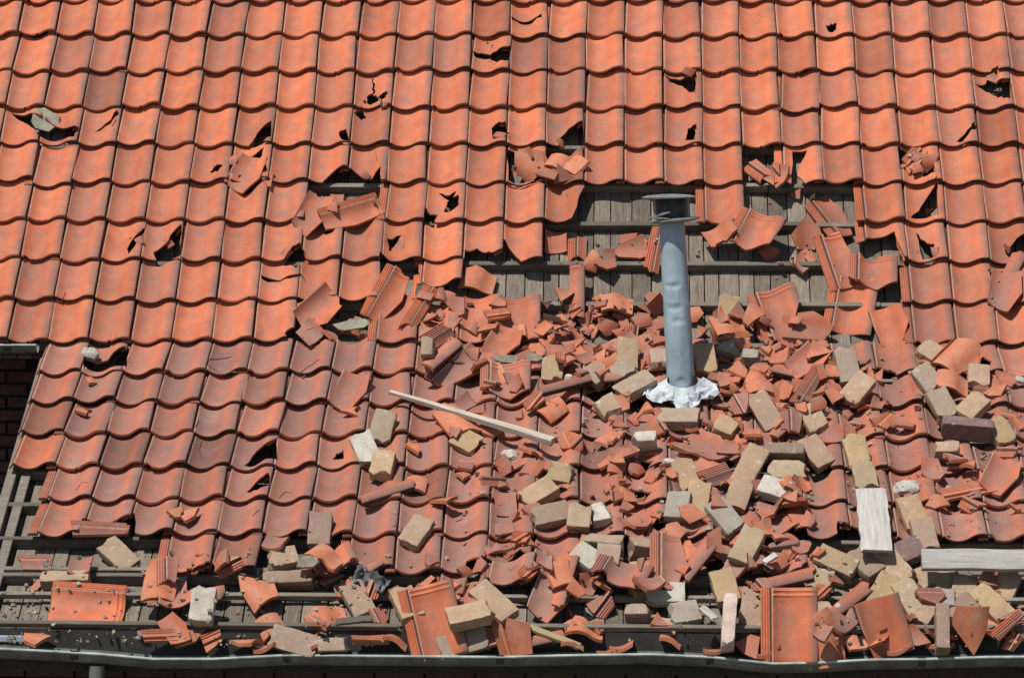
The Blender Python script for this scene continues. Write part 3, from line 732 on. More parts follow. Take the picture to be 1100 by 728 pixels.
# ---------------------------------------------------------------- bricks
def brick_mesh(frac, seed, broken):
    rs = random.Random(seed); hx, hy, hz, r = .108 * frac, .0515, .0285, .0042
    ax_ = lambda h, n: [-h, -h + r] + [-h + r + (2 * h - 2 * r) * i / n for i in range(1, n)] + [h - r, h]
    X, Y, Z = ax_(hx, max(2, int(8 * frac))), ax_(hy, 4), ax_(hz, 2); idx, V, F = {}, [], []
    def vid(i, j, k):
        if (i, j, k) not in idx:
            p = Vector((X[i], Y[j], Z[k])); c = Vector((max(-hx + r, min(hx - r, p.x)), max(-hy + r, min(hy - r, p.y)), max(-hz + r, min(hz - r, p.z)))); d = p - c
            if d.length > 1e-9: p = c + d.normalized() * r
            idx[(i, j, k)] = len(V); V.append(p)
        return idx[(i, j, k)]
    nx, ny, nz = len(X) - 1, len(Y) - 1, len(Z) - 1
    for i in range(nx):
        for j in range(ny):
            F.append((vid(i, j, 0), vid(i, j + 1, 0), vid(i + 1, j + 1, 0), vid(i + 1, j, 0))); F.append((vid(i, j, nz), vid(i + 1, j, nz), vid(i + 1, j + 1, nz), vid(i, j + 1, nz)))
        for k in range(nz):
            F.append((vid(i, 0, k), vid(i + 1, 0, k), vid(i + 1, 0, k + 1), vid(i, 0, k + 1))); F.append((vid(i, ny, k), vid(i, ny, k + 1), vid(i + 1, ny, k + 1), vid(i + 1, ny, k)))
    for j in range(ny):
        for k in range(nz):
            F.append((vid(0, j, k), vid(0, j, k + 1), vid(0, j + 1, k + 1), vid(0, j + 1, k))); F.append((vid(nx, j, k), vid(nx, j + 1, k), vid(nx, j + 1, k + 1), vid(nx, j, k + 1)))
    so_ = Vector((seed * 3.7, seed * 1.3, 0))
    for p in V:
        p += Vector((mnoise.noise(p * 25 + so_), mnoise.noise(p * 25 + so_ + Vector((9, 0, 0))), mnoise.noise(p * 25 + so_ + Vector((0, 9, 0))))) * .0038
        if broken and p.x > hx * .55:
            p.x += (mnoise.noise(Vector((p.y * 28, p.z * 40, seed * 2.1))) * .03 - .008) * (p.x - hx * .55) / (hx * .45)
    for _ in range(rs.randint(3, 7)):         # knocked corners and edges
        c = Vector((rs.choice((-1, 1)) * hx, rs.choice((-1, 1, rs.uniform(-1, 1))) * hy, rs.choice((-1, 1)) * hz)); rad = min(.45 * hx, rs.uniform(.012, .03))
        for p in V:
            d = (p - c).length
            if d < rad: p += (-c.normalized()) * (rad - d) * .55
    return mesh('brick', V, F, [M_BRICK], smooth=24)
BM = {}
def bmesh_for(frac, n):
    key = (round(frac, 1), n % 5)
    if key not in BM: BM[key] = brick_mesh(key[0], len(BM) + 3, key[0] < .95)
    return BM[key]
BC = {'t': (.345, .25, .17), 'g': (.30, .235, .18), 'p': (.285, .20, .155), 'y': (.355, .25, .145), 'v': (.14, .095, .10), 'c': (.27, .25, .22), 'w': (.44, .415, .365), 'b': (.23, .165, .13), 'k': (.52, .40, .35)}
BRK = []
def brick(px, py, phi, tilt, face, frac, col, label, phrase=None, dz=0):
    o = put('brick' if frac > .92 else 'broken_brick', bmesh_for(frac, len(BRK)))
    S = 'U' if py < 362 else 'L'
    pre = {'B': Matrix.Identity(3), 'S': Matrix.Rotation(math.pi / 2, 3, 'X'), 'H': Matrix.Rotation(math.pi / 2, 3, 'Y')}[face]
    rr = random.Random(len(BRK) * 3 + 1)
    m = turn(yaw_of(phi, tilt, S), tilt, 0) @ Matrix.Rotation(R(rr.uniform(-7, 7)), 3, 'Y') @ Matrix.Rotation(R(rr.uniform(-5, 5)), 3, 'X') @ (Matrix.Rotation(math.pi, 3, 'Z') if rr.random() < .5 else Matrix()).to_3x3() @ pre
    c = BC[col]; f = rr.uniform(.9, 1.1); o.color = tuple(min(1, x * f * rr.uniform(.96, 1.04)) for x in c) + (1,)
    tag(o, label, 'brick', 'bricks fallen on the roof')
    if py > 668:                                   # in the gutter, against the fascia
        base = Matrix((cx, Vector((0, .45, .893)), Vector((0, -.893, .45)))).transposed()
        o.matrix_world = Matrix.Translation(on_depth(px, py, GY + .05)) @ (base @ turn(phi, 0, rr.uniform(-12, 12)) @ pre).to_4x4()
    else:
        low = px > 985 and 608 < py < 665
        rest(o, px, py, m, 0, .014 if low else .010, S, 78 if low else 90, True, dz)
    BRK.append((o, px, py, max(9, 22 * frac), phrase)); return o
# first layer of rubble, under the bricks
Z = [  # (polygon in the photograph, pieces per 1000 px^2 in layer one, in layer two)
 ([(585,318),(712,318),(712,420),(640,420),(585,380)], 3.30, 1.85), ([(745,335),(860,335),(900,400),(860,470),(745,420)], 2.76, 1.32), ([(640,420),(760,440),(870,470),(880,560),(870,640),(690,640),(660,560),(655,480)], 1.58, 0.74),
 ([(440,310),(585,335),(600,420),(560,440),(470,400),(430,360)], 1.50, 0.80), ([(870,370),(960,370),(960,460),(880,470)], 1.65, 0.62), ([(870,590),(985,600),(1095,620),(1095,690),(870,690)], 1.03, 0.44),
 ([(960,380),(1100,390),(1100,560),(970,560)], 0.55, 0.30), ([(470,420),(650,440),(655,560),(640,655),(480,655),(470,520)], 0.62, 0.34), ([(585,256),(706,256),(706,281),(585,281)], 1.10, 0.27), ([(795,178),(850,178),(850,198),(795,198)], 2.74, 0.88), ([(800,262),(885,262),(885,284),(800,284)], 1.50, 0.44),
 ([(320,325),(400,325),(400,362),(320,362)], 1.37, 0.52), ([(330,600),(420,600),(420,660),(330,660)], 1.10, 0.36), ([(15,590),(300,600),(300,665),(15,665)], 0.22, 0.08), ([(545,158),(622,158),(622,188),(545,188)], 1.50, 0.36), ([(250,165),(290,165),(290,195),(250,195)], 1.10, 0.18), ([(336,212),(408,212),(408,226),(336,226)], 2.74, 0.88), ([(965,165),(1008,165),(1008,185),(965,185)], 1.65, 0.44),
 ([(305,261),(327,261),(327,276),(305,276)], 3.2, 0), ([(164,257),(186,257),(186,272),(164,272)], 3.2, 0), ([(131,253),(153,253),(153,268),(131,268)], 3.2, 0), ([(413,251),(435,251),(435,266),(413,266)], 3.2, 0), ([(519,53),(541,53),(541,68),(519,68)], 3.2, 0), ([(391,97),(413,97),(413,112),(391,112)], 3.2, 0), ([(721,85),(743,85),(743,100),(721,100)], 3.2, 0), ([(1059,85),(1081,85),(1081,100),(1059,100)], 3.2, 0), ([(1081,259),(1103,259),(1103,274),(1081,274)], 3.2, 0), ([(1069,293),(1091,293),(1091,308),(1069,308)], 3.2, 0), ([(601,141),(623,141),(623,156),(601,156)], 3.2, 0), ([(525,133),(547,133),(547,148),(525,148)], 3.2, 0), ([(387,177),(409,177),(409,192),(387,192)], 3.2, 0), ([(974,165),(996,165),(996,180),(974,180)], 3.2, 0), ([(979,208),(1001,208),(1001,223),(979,223)], 3.2, 0), ([(985,255),(1007,255),(1007,270),(985,270)], 3.2, 0), ([(689,263),(711,263),(711,278),(689,278)], 3.2, 0), ([(854,198),(876,198),(876,213),(854,213)], 3.2, 0), ([(549,171),(571,171),(571,186),(549,186)], 3.2, 0)]
Z += [([(555,605),(690,605),(700,662),(560,662)], 1.10, 0.63), ([(385,600),(470,600),(470,660),(400,660)], 0.85, 0.42), ([(700,640),(860,640),(860,668),(700,668)], 1.02, 0.56)]
rz = random.Random(21)
def scatter(layer, avoid):
    for poly, a, b in Z:
        xs = [p[0] for p in poly]; ys = [p[1] for p in poly]; ar = abs(sum(poly[i][0] * poly[(i + 1) % len(poly)][1] - poly[(i + 1) % len(poly)][0] * poly[i][1] for i in range(len(poly)))) / 2
        n = max(1 if b else 0, round(ar / 1000 * (a, b)[layer] * 1.12)); tries = 0; got = 0; mine = []
        while got < n and tries < n * 30:
            tries += 1; x = rz.uniform(min(xs), max(xs)); y = rz.uniform(min(ys), max(ys))
            if not in_poly([x], [y], poly)[0]: continue
            if any((x - p) ** 2 + (y - q) ** 2 < 150 for p, q in mine): continue
            if any((x - p) ** 2 + ((y - q) * 1.2) ** 2 < d * d for p, q, d in avoid): continue
            lib = TINY if not b else LARGE if (layer == 0 and rz.random() < .62) or rz.random() < .34 else SMALL
            kind, rad, me = rz.choice(lib); o = shard_obj(me, y); flip = rz.random() < .34
            rest(o, x, y, turn(rz.uniform(0, 360), rz.gauss(5, 10), rz.gauss(0, 9), flip), .75, .004 if b else .018)
            SHARDS.append((o, kind, rad, flip)); mine.append((x, y)); got += 1
scatter(0, [(733, 422, 34)])
# bricks: x, y, angle of the long side in the photograph, lean towards the viewer, face shown, length, colour, label
T_ = 'B'
BR = [
 (462,383,0,25,'H',1,'g','small grey tan brick end beside ribbed shards at the rubble\'s left edge','grey brick end at the rubble edge'),
 (594,398,86,16,'B',.7,'y','yellow tan brick upright above the right end of the pale pole','yellow brick above the pole\'s end'),
 (641,411,-35,22,'B',.6,'g','pale grey diamond-turned half brick left of the pipe\'s white sheet','pale diamond-turned half brick'),
 (653,438,-55,20,'B',.5,'t','tan half brick just below the pale diamond-turned half brick','tan half brick under the diamond one'),
 (501,475,-28,24,'B',.6,'y','yellow brown half brick just under the middle of the pale pole','yellow half brick under the pole'),
 (411,460,76,25,'B',.75,'g','grey tan brick on top of the little group of three at left','grey tan top brick of the trio'),
 (393,483,-62,20,'B',.75,'w','pale grey mortar-covered brick, left one of the little group of three','pale brick of the trio'),
 (411,500,82,18,'B',.65,'y','yellow tan brick, lowest of the little group of three at left','yellow lowest brick of the trio'),
 (674,381,88,26,'B',.85,'t','tan brick standing upright left of the vent pipe',"upright tan brick left of the pipe"),
 (669,402,-30,15,'B',.45,'g','small dull tan brick chunk at the foot of the upright tan brick',None),
 (682,415,24,10,'B',.9,'g','long grey tan brick lying slanted left of the white sheet','slanted brick left of the sheet'),
 (710,387,-80,10,'B',.5,'g','half hidden tan brick touching the pipe on its left',None),
 (757,388,-82,20,'B',.85,'y','brown tan brick leaning just right of the pipe foot','brown brick right of the pipe foot'),
 (785,374,-20,15,'B',.45,'c','grey brick chunk lying in the pipe\'s shadow','grey chunk in the pipe\'s shadow'),
 (806,389,-8,15,'S',.4,'c','tiny blue grey chunk at the dark hollow\'s lower right',None),
 (783,331,86,28,'B',.6,'y','sunlit yellow tan brick near grey boards, upper right of the pipe','sunlit brick upper right of the pipe'),
 (729,450,-5,8,'B',.9,'g','tan brick lying level just below the white sheet','level brick below the white sheet'),
 (780,459,58,22,'B',.5,'y','bright tan half brick right of the level brick below the sheet',None),
 (822,443,-62,30,'B',1,'p','pinkish brown brick with a full bare face, leaning right of the pipe','pinkish brown leaning brick'),
 (873,451,-60,28,'B',.7,'t','pale tan brick right of the pinkish brown leaning brick','pale brick right of the pinkish one'),
 (844,487,0,28,'S',.9,'b','brown flat brick on edge, stacked above a tan one in the middle right','brown brick on edge'),
 (845,505,0,14,'B',.85,'t','tan brick lying level under the brown brick on edge','tan brick under the brown one'),
 (805,502,58,22,'B',1,'t','large tan brick slanting up right, left of the level tan pair','large tan slanting brick'),
 (876,487,-50,20,'B',.75,'t','tan brick leaning down right, right of the level tan pair',None),
 (831,527,-18,15,'B',.6,'w','white topped brick chunk under the level tan pair','white topped chunk under the tan pair'),
 (793,533,68,24,'B',.7,'t','tan brick below the large tan slanting brick',None),
 (737,511,-66,28,'B',.8,'y','yellow tan brick left of the bright ribbed orange shard','yellow brick left of the ribbed shard'),
 (750,536,78,24,'B',.75,'y','yellow tan brick under the bright ribbed orange shard','yellow brick under the ribbed shard'),
 (693,479,0,20,'S',.45,'w','tiny white grey chunk left of the saddle-shaped red shard','tiny white chunk'),
 (728,546,80,22,'B',.7,'c','rough grey concrete chunk left of a yellow tan brick','rough grey concrete chunk'),
 (779,557,-52,24,'B',.9,'c','rough grey brick leaning left, centre of the lower pile','rough grey leaning brick'),
 (910,394,-80,28,'B',.95,'g','greyish tan brick upright, right of the broken upright red tile','greyish upright brick'),
 (920,426,46,22,'B',.85,'t','pale tan brick slanting at the foot of the greyish upright brick','pale slanting brick'),
 (1003,381,-36,20,'B',.7,'t','pale tan brick leaning left beside a bright orange curved shard','pale brick beside the orange shard'),
 (996,408,-52,22,'B',.7,'g','grey tan brick left of the lower bright orange shard',None),
 (1051,406,84,22,'B',.55,'t','pale block-like half brick right of the two bright orange shards','pale block by the orange shards'),
 (1012,439,-64,24,'B',.8,'g','olive tan brick up left of the dark purple brick','olive brick above the purple one'),
 (1045,438,40,12,'B',.85,'t','tan brick slanting up right, resting on the dark purple brick','tan brick on the purple one'),
 (1074,464,-56,20,'B',.7,'y','yellow tan brick pinned under the right end of the dark purple brick',None),
 (1039,465,-3,14,'S',1.05,'v','dark purple engineering brick lying level near the right edge','dark purple brick'),
 (1018,486,-2,20,'S',.5,'t','small tan half brick under the left end of the dark purple brick','small half brick under the purple one'),
 (920,486,-76,22,'B',.75,'y','yellow tan brick above the upright brick that tops the white plank','yellow brick above the white plank'),
 (929,513,-82,26,'B',.65,'t','tan brick touching the top of the short white plank','tan brick atop the short white plank'),
 (980,553,-70,24,'B',.85,'y','yellow brick with broken edge right of the short white plank','yellow brick right of the short plank'),
 (993,577,-78,22,'B',.8,'p','pinkish tan brick below the yellow one right of the short white plank',None),
 (971,590,22,26,'B',.85,'v','purple brown brick at the bottom right corner of the short white plank','purple brown brick'),
 (959,606,-52,24,'B',1,'t','full tan brick leaning under the purple brown brick','full tan brick under the purple brown one'),
 (928,604,-38,10,'B',.85,'b','brown brick below the short white plank','brown brick below the short plank'),
 (899,606,-20,14,'B',.95,'y','yellow brick with a ragged side, left of the brown brick below the plank','ragged yellow brick'),
 (948,635,54,20,'B',.95,'y','yellow brown brick slanting up right above the dark red loose tile','yellow brown slanting brick'),
 (978,639,-58,22,'B',.8,'t','tan brick leaning right of the yellow brown slanting brick',None),
 (994,625,20,20,'B',.5,'t','small tan half brick left of a blocky cracked half brick',None),
 (1013,618,68,24,'B',.55,'t','blocky half brick with a rough end under the long white board','blocky half brick under the white board'),
 (993,657,48,20,'B',.7,'t','tan brick chunk with mortar crust above the bottom batten','mortar crusted chunk'),
 (1012,646,84,12,'B',.5,'c','narrow grey brick chunk between tan bricks under the white board',None),
 (1034,637,72,12,'B',.9,'t','tall tan brick standing right of the narrow grey chunk','tall tan standing brick'),
 (1036,655,48,10,'B',.85,'b','dark brown shaded brick behind the foot of the tall tan brick',None),
 (1079,631,62,24,'B',.95,'t','tan brick cracked across its face near the right edge','cracked tan brick'),
 (1066,652,-44,22,'B',1,'y','yellowish brick with a chipped pale edge, below the cracked tan brick','chipped yellowish brick'),
 (1012,677,88,38,'S',1,'b','brown brick standing on end against the gutter','brown brick on end'),
 (881,619,65,15,'B',.55,'t','tan half brick right of the curved roll shards, beside the ragged yellow brick',None),
 (882,645,-60,15,'B',.45,'t','small tan chunk above the pink shard beside the big upright loose tile',None),
 (803,586,60,22,'B',.95,'t','tan brick slanting up right below the rough grey leaning brick','tan brick under the grey leaning one'),
 (779,628,-74,24,'B',.8,'y','pale yellow tan brick above the white and pink painted brick','pale brick above the painted one'),
 (808,653,82,26,'B',.95,'p','brownish tan brick standing between the painted brick and upright loose tile','brownish brick by the painted one'),
 (783,669,86,36,'S',1.05,'k','white and pink painted brick standing on end over the gutter','white and pink painted brick'),
 (688,624,-70,22,'B',.75,'y','yellow brick behind the white topped block','yellow brick behind the white block'),
 (714,630,0,20,'B',.75,'w','squarish block with a bright white top face','squarish white topped block'),
 (685,661,0,14,'S',.45,'g','small dull brick end above the bottom batten, left of two chunks',None),
 (714,655,80,18,'B',.35,'t','tiny tan chunk below the squarish white topped block',None),
 (735,657,10,18,'B',.6,'c','flat purplish grey chunk below right of the squarish white topped block','flat purplish grey chunk'),
 (648,587,-3,8,'S',.8,'g','grey brown brick lying flat above the two white topped chunks','flat grey brown brick'),
 (691,592,0,6,'S',.6,'g','thin grey brick half buried right of the flat grey brown brick',None),
 (447,573,58,18,'B',.85,'t','lone tan brick slanting on intact tiles in the lower middle','lone slanting tan brick'),
 (591,554,12,20,'B',.75,'b','brown brick with a dark front between tan bricks in the middle','brown dark fronted brick'),
 (622,556,84,20,'B',.6,'t','upright tan block right of the brown dark fronted brick','upright tan block'),
 (645,553,10,18,'B',.4,'w','small white grey chunk right of the upright tan block',None),
 (578,531,28,16,'B',.85,'y','broad yellow tan brick with a pointed end in the middle','broad yellow brick'),
 (602,510,-12,22,'B',.5,'y','yellow half brick up right of the broad yellow brick','yellow half brick'),
 (630,602,-30,18,'B',.6,'w','white topped chunk under the flat grey brown brick','white topped chunk in the middle'),
 (653,600,84,18,'B',.45,'g','small tan block right of the white topped chunk in the middle',None),
 (530,648,-36,12,'B',1,'t','long pale brick sloping down right over another near the bottom','long pale sloping brick'),
 (505,661,12,14,'B',.95,'t','pale brick under the upper end of the long sloping brick','pale brick under the sloping one'),
 (498,691,16,20,'B',1,'g','grey tan brick lying flat near the gutter, middle bottom','grey tan brick near the gutter'),
 (344,566,89,28,'B',.85,'b','brown grey brick standing upright on the tiles at lower left','brown grey upright brick'),
 (304,602,10,12,'B',.6,'t','pale broken brick below the lower left tiles\' edge','pale broken brick'),
 (311,626,0,30,'S',1,'b','brown brick lying level on the batten at lower left','level brown brick on the batten'),
 (384,641,-58,20,'B',.95,'p','brown brick leaning left beside the orange red flat tile slab','brown brick beside the tile slab'),
 (317,690,-18,14,'B',1,'p','long brown tan brick slanting into the gutter at lower left','long brick slanting into the gutter'),
 (357,695,5,14,'S',.6,'g','grey tan brick end lying in the gutter right of the long brown tan one',None),
 (218,651,86,24,'B',.8,'w','whitewashed brick standing on the boards at lower left','whitewashed brick'),
 (437,645,-62,14,'B',.9,'y','yellow brown brick half hidden behind the big leaning ribbed tile','brick behind the leaning ribbed tile'),
 (127,597,-35,14,'B',.95,'t','lone tan brick tilted on the bare boards at bottom left','tan brick on the bare boards'),
 (71,624,0,14,'S',1,'t','tan brick lying level behind the tile that lies on its side','tan brick behind the sideways tile'),
]
for b in BR: brick(*b)

# large pieces of tile: x, y, shape, angle in the photograph, lean, upside down, label
PIECES = [
 (93,648,'full',-90,18,0,'whole orange tile lying on its side on the bottom battens','sideways whole tile'),
 (465,667,'full',14,42,0,'big ribbed tile leaning into the gutter, left of the grey tan brick','big leaning ribbed tile'),
 (848,671,'full',0,48,0,'large upright orange tile standing in the gutter between bricks and shards','large upright orange tile'),
 (914,328,'full',-9,16,0,'whole orange tile slid down askew with its ribbed side bared','whole askew tile'),
 (811,249,'half',-20,10,0,'big broken orange tile sliding askew over the grey boards','big broken tile on the boards'),
 (868,249,'tri',180,14,0,'wedge-shaped tile head with lip lines right of the big broken tile on the boards','wedge-shaped tile head'),
 (893,219,'left',22,6,0,'tilted tile strip hanging beside the dark gap, upper right',None),
 (774,248,'slab',18,4,0,'flat tile slab lifted at the right of the vent cap',None),
 (899,280,'left',14,22,0,'narrow folded-looking ribbed tile strip above the whole askew tile',None),
 (838,340,'diag',16,14,0,'broken ribbed tile with a diagonal edge below the right-hand boards','diagonal broken ribbed tile'),
 (867,352,'pan',80,0,0,'rounded orange pan shard right of the diagonal broken ribbed tile',None),
 (957,350,'pan',8,14,0,'rounded tile pan leaning right of the whole askew tile','rounded pan'),
 (1085,291,'roll',-25,12,0,'thick curved roll piece by the right edge holes',None),
 (1080,312,'pan',-10,6,0,'tile pan below the thick curved roll piece by the right edge',None),
 (676,270,'tri',-70,6,0,'large triangular tile shard lying on the boards left of the pipe','triangular shard on the boards'),
 (620,257,'ribhalf',0,14,0,'short ribbed stub standing on the boards left of the triangular shard',None),
 (597,248,'pansq',0,14,0,'small square tile piece under the intact course, left part of the big opening',None),
 (704,266,'ribs',-8,20,0,'ribbed strip standing on the boards just left of the pipe','ribbed strip beside the pipe'),
 (620,312,'roll',0,24,0,'upright tile strip with lip lines below the lowest bare boards','upright tile strip'),
 (662,327,'slab',2,-8,1,'long thin red shard lying edge-on below the bare boards','long thin edge-on shard'),
 (416,316,'left',-22,14,0,'ribbed tile piece propped on a tile at the left of the opening','propped ribbed piece'),
 (450,330,'ribs',-24,14,0,'ribbed strip leaning right of the propped ribbed piece',None),
 (514,305,'slab',-12,6,1,'brownish tile slab lying on a tile head under the left opening','brownish slab'),
 (342,334,'pan',-40,12,0,'orange tile corner lying over the dark gap at left','orange corner over the left gap'),
 (332,355,'pansq',40,4,0,'flat shard below the orange corner over the left gap',None),
 (470,360,'ribhalf',-60,24,0,'bright ribbed shard above the grey brick end','bright ribbed shard at left'),
 (540,368,'pan',-15,16,0,'broad smooth pan shard in the upper rubble','broad smooth pan shard'),
 (498,395,'diag',-24,14,0,'ribbed triangular tile piece left of the grey slabs',None),
 (475,372,'roll',-20,10,0,'roll piece right of the bright ribbed shard at left',None),
 (377,420,'pan',-12,16,0,'shard propped on the intact tiles at mid left','propped shard at mid left'),
 (376,445,'tris',70,0,1,'dark pointed shard below the propped shard at mid left',None),
 (783,352,'slab',8,-4,1,'big dark red shard bridging the hollow right of the pipe','big shard over the hollow'),
 (868,388,'pan',-30,18,0,'sloping smooth tile pan above the roll tiles, right middle','sloping smooth pan'),
 (1031,384,'pan',-30,18,1,'bright orange curved shard, upper one of two by the pale brick','upper bright orange shard'),
 (1023,412,'slab',-4,14,1,'bright orange curved shard, lower one of two by the pale block','lower bright orange shard'),
 (813,411,'tri',10,14,1,'orange pointed shard above the pinkish brown leaning brick',None),
 (779,405,'slab',-8,2,0,'flat red shard right of the white sheet at the pipe foot',None),
 (870,413,'ribs',-22,22,0,'ribbed strip leaning up right of the pinkish brown leaning brick','leaning ribbed strip'),
 (851,450,'ribhalf',0,26,0,'short ribbed stub between the pinkish brown brick and the pale brick',None),
 (1040,531,'ribs',-58,10,1,'flat red bar lying diagonal on tiles below the dark purple brick','flat red bar'),
 (1074,511,'pan',-15,14,0,'red pan shard with a round edge near the right side',None),
 (490,452,'pan',20,10,1,'smooth orange shard under the pale pole, left of its yellow half brick',None),
 (543,409,'head',0,20,0,'tile head with lip lines upright above the pale pole','tile head above the pole'),
 (594,441,'pansq',-35,10,1,'orange shard just below the right half of the pale pole',None),
 (606,418,'roll',-50,8,0,'curved roll fragment up right of the pale pole\'s end',None),
 (442,482,'tris',80,6,1,'orange shard lying in a tile pan right of the trio of bricks',None),
 (447,522,'pansq',-5,6,1,'squarish orange shard in the tile pan right of the roll shard',None),
 (415,527,'roll',-48,8,0,'long roll shard lying diagonal below the trio of bricks','roll shard below the trio'),
 (543,541,'pansq',2,22,0,'square dark edged pan piece left of the brown dark fronted brick',None),
 (718,602,'left',0,18,0,'upright ribbed tile piece in the lower pile above the white topped block','upright ribbed piece'),
 (750,600,'roll',-24,18,0,'curved orange roll piece right of the upright ribbed piece',None),
 (770,511,'ribhalf',-64,32,0,'bright ribbed orange shard in the middle of the brick pile','bright ribbed orange shard'),
 (757,480,'pan',30,6,0,'saddle-shaped red shard above the bright ribbed orange shard','saddle-shaped shard'),
 (590,640,'pan',-12,14,0,'tile pan with ribs slipped down over the eave, right of the sloping brick','slipped pan at the eave'),
 (605,632,'roll',-10,14,0,'long roll half lying along the slope right of the slipped pan at the eave',None),
 (545,610,'low',-6,6,0,'curved lower tile end above the long pale sloping brick',None),
 (668,622,'low',-14,4,0,'broad dull tile end left of the squarish white topped block','broad dull tile end'),
 (626,664,'slab',0,-6,1,'flat red slab lying along the bottom batten',None),
 (846,620,'roll',-58,6,0,'curved dark roll piece above the large upright orange tile',None),
 (857,634,'rollhalf',-50,8,0,'pink roll piece touching the head of the large upright orange tile',None),
 (911,642,'roll',-36,16,0,'long purple brown roll piece slanting, left of the yellow brown slanting brick','slanting purple roll piece'),
 (901,668,'pansq',40,4,0,'red chunk below the slanting purple roll piece',None),
 (350,653,'slab',18,24,1,'orange red flat tile slab propped on the batten','orange red flat slab'),
 (169,627,'tri',10,22,1,'bright orange triangular shard leaning in a slipped tile at lower left','bright triangular shard'),
 (180,614,'ribhalf',6,24,0,'short ribbed stub beside the bright triangular shard at lower left',None),
 (203,553,'tris',-30,14,1,'orange triangular shard in the hole of the lower left courses','orange shard in the lower left hole'),
 (190,553,'tiny',-50,8,1,'thin orange splinter left of the orange shard in the lower left hole',None),
 (36,602,'ribhalf',-80,14,0,'ribbed shard on the bare boards at the far left',None),
 (86,604,'pansq',0,20,0,'small flat red shard on the boards between far left shard and tan brick',None),
 (107,566,'ribs',-85,10,0,'flat ribbed strip on the batten under the broken lower left tile',None),
 (296,580,'pansq',-10,12,0,'tile corner showing under the courses left of the upright brown grey brick',None),
 (352,600,'low',10,2,0,'broken tile ends heaped under the brown grey upright brick','heaped tile ends'),
 (351,611,'slab',-14,0,1,'curved shard at the bottom of the heap under the upright brick',None),
 (274,627,'tri',30,10,1,'orange pointed shard left of the level brown brick on the batten',None),
 (290,664,'pansq',20,12,1,'small red shard on the bottom boards right of the whitewashed brick',None),
 (97,411,'tiny',20,4,1,'small round shard in a tile pan below the white chunk at left',None),
 (88,440,'tiny',70,4,1,'small jagged shard in the tile below the small round one at left',None),
 (265,186,'pan',-18,8,0,'loose broken tile lying in the torn spot at upper left',None),
 (336,230,'pan',-20,10,0,'tile corner lifted at the left of the upper left opening','lifted corner'),
 (378,228,'left',-62,12,0,'ribbed strip lying across the opening at upper left',None),
 (567,178,'tri',40,10,1,'wedge of tile fallen into the upper middle hole',None),
 (598,176,'pansq',-20,10,1,'pale inner side shard in the upper middle hole, right part',None),
 (815,183,'ribhalf',40,12,0,'ribbed shard in the bare spot of the upper right courses',None),
 (982,172,'ribhalf',-30,8,1,'broken crumbly shard in the upper right narrow gap',None),
 (938,290,'head',-3,10,0,'tile head with its lower half gone, upper right of the whole askew tile','half-gone tile head'),
 (715,207,'ribhalf',0,14,0,'ribbed tile stub behind the vent cap',None),
]
ANCH = []
for i, (px, py, kd, phi, tilt, flip, label, phrase) in enumerate(PIECES):
    me = piece(None if kd == 'full' else K[kd], 400 + i, .05, 0 if kd in ('full', 'pansq', 'tri') else 1)
    o = shard_obj(me, py); o.name = 'loose_tile' if kd in ('full', 'half', 'diag', 'head', 'left') else 'tile_shard'; o.data.name = o.name
    if kd in ('full',): o.color = (.15, 0, 0, 1)
    S = 'U' if py < 362 else 'L'
    if py > 675 and px > 400 and kd in ('full',) or (py > 660 and kd == 'full' and px > 400):
        # leans in the gutter: foot in the channel, head towards the roof
        pts = pts_of(me); c = on_depth(px, py, GY + .055)
        M = Matrix((cx, Vector((0, .2, .98)), Vector((0, -.98, .2)))).transposed() @ Matrix.Rotation(R(phi), 3, 'Z')
        o.matrix_world = Matrix.Translation(c) @ M.to_4x4()
    else:
        rest(o, px, py, turn(yaw_of(phi, tilt, S) if abs(phi) not in (90, 180) else phi, tilt, 0, bool(flip)), .35 if tilt > 20 else .6, .022 if py < 190 else .004, S, 95)
    tag(o, label, 'roof tile' if o.name.startswith('loose') else 'tile shard', 'tiles shaken loose' if o.name.startswith('loose') else 'shards of broken roof tile')
    if phrase: ANCH.append((px, py, phrase))
    BRK.append((o, px, py, 13 if kd == 'pansq' else 17, None))
scatter(1, [(x, y, d * .9) for _, x, y, d, _ in BRK if y > 200] + [(733, 422, 44)])
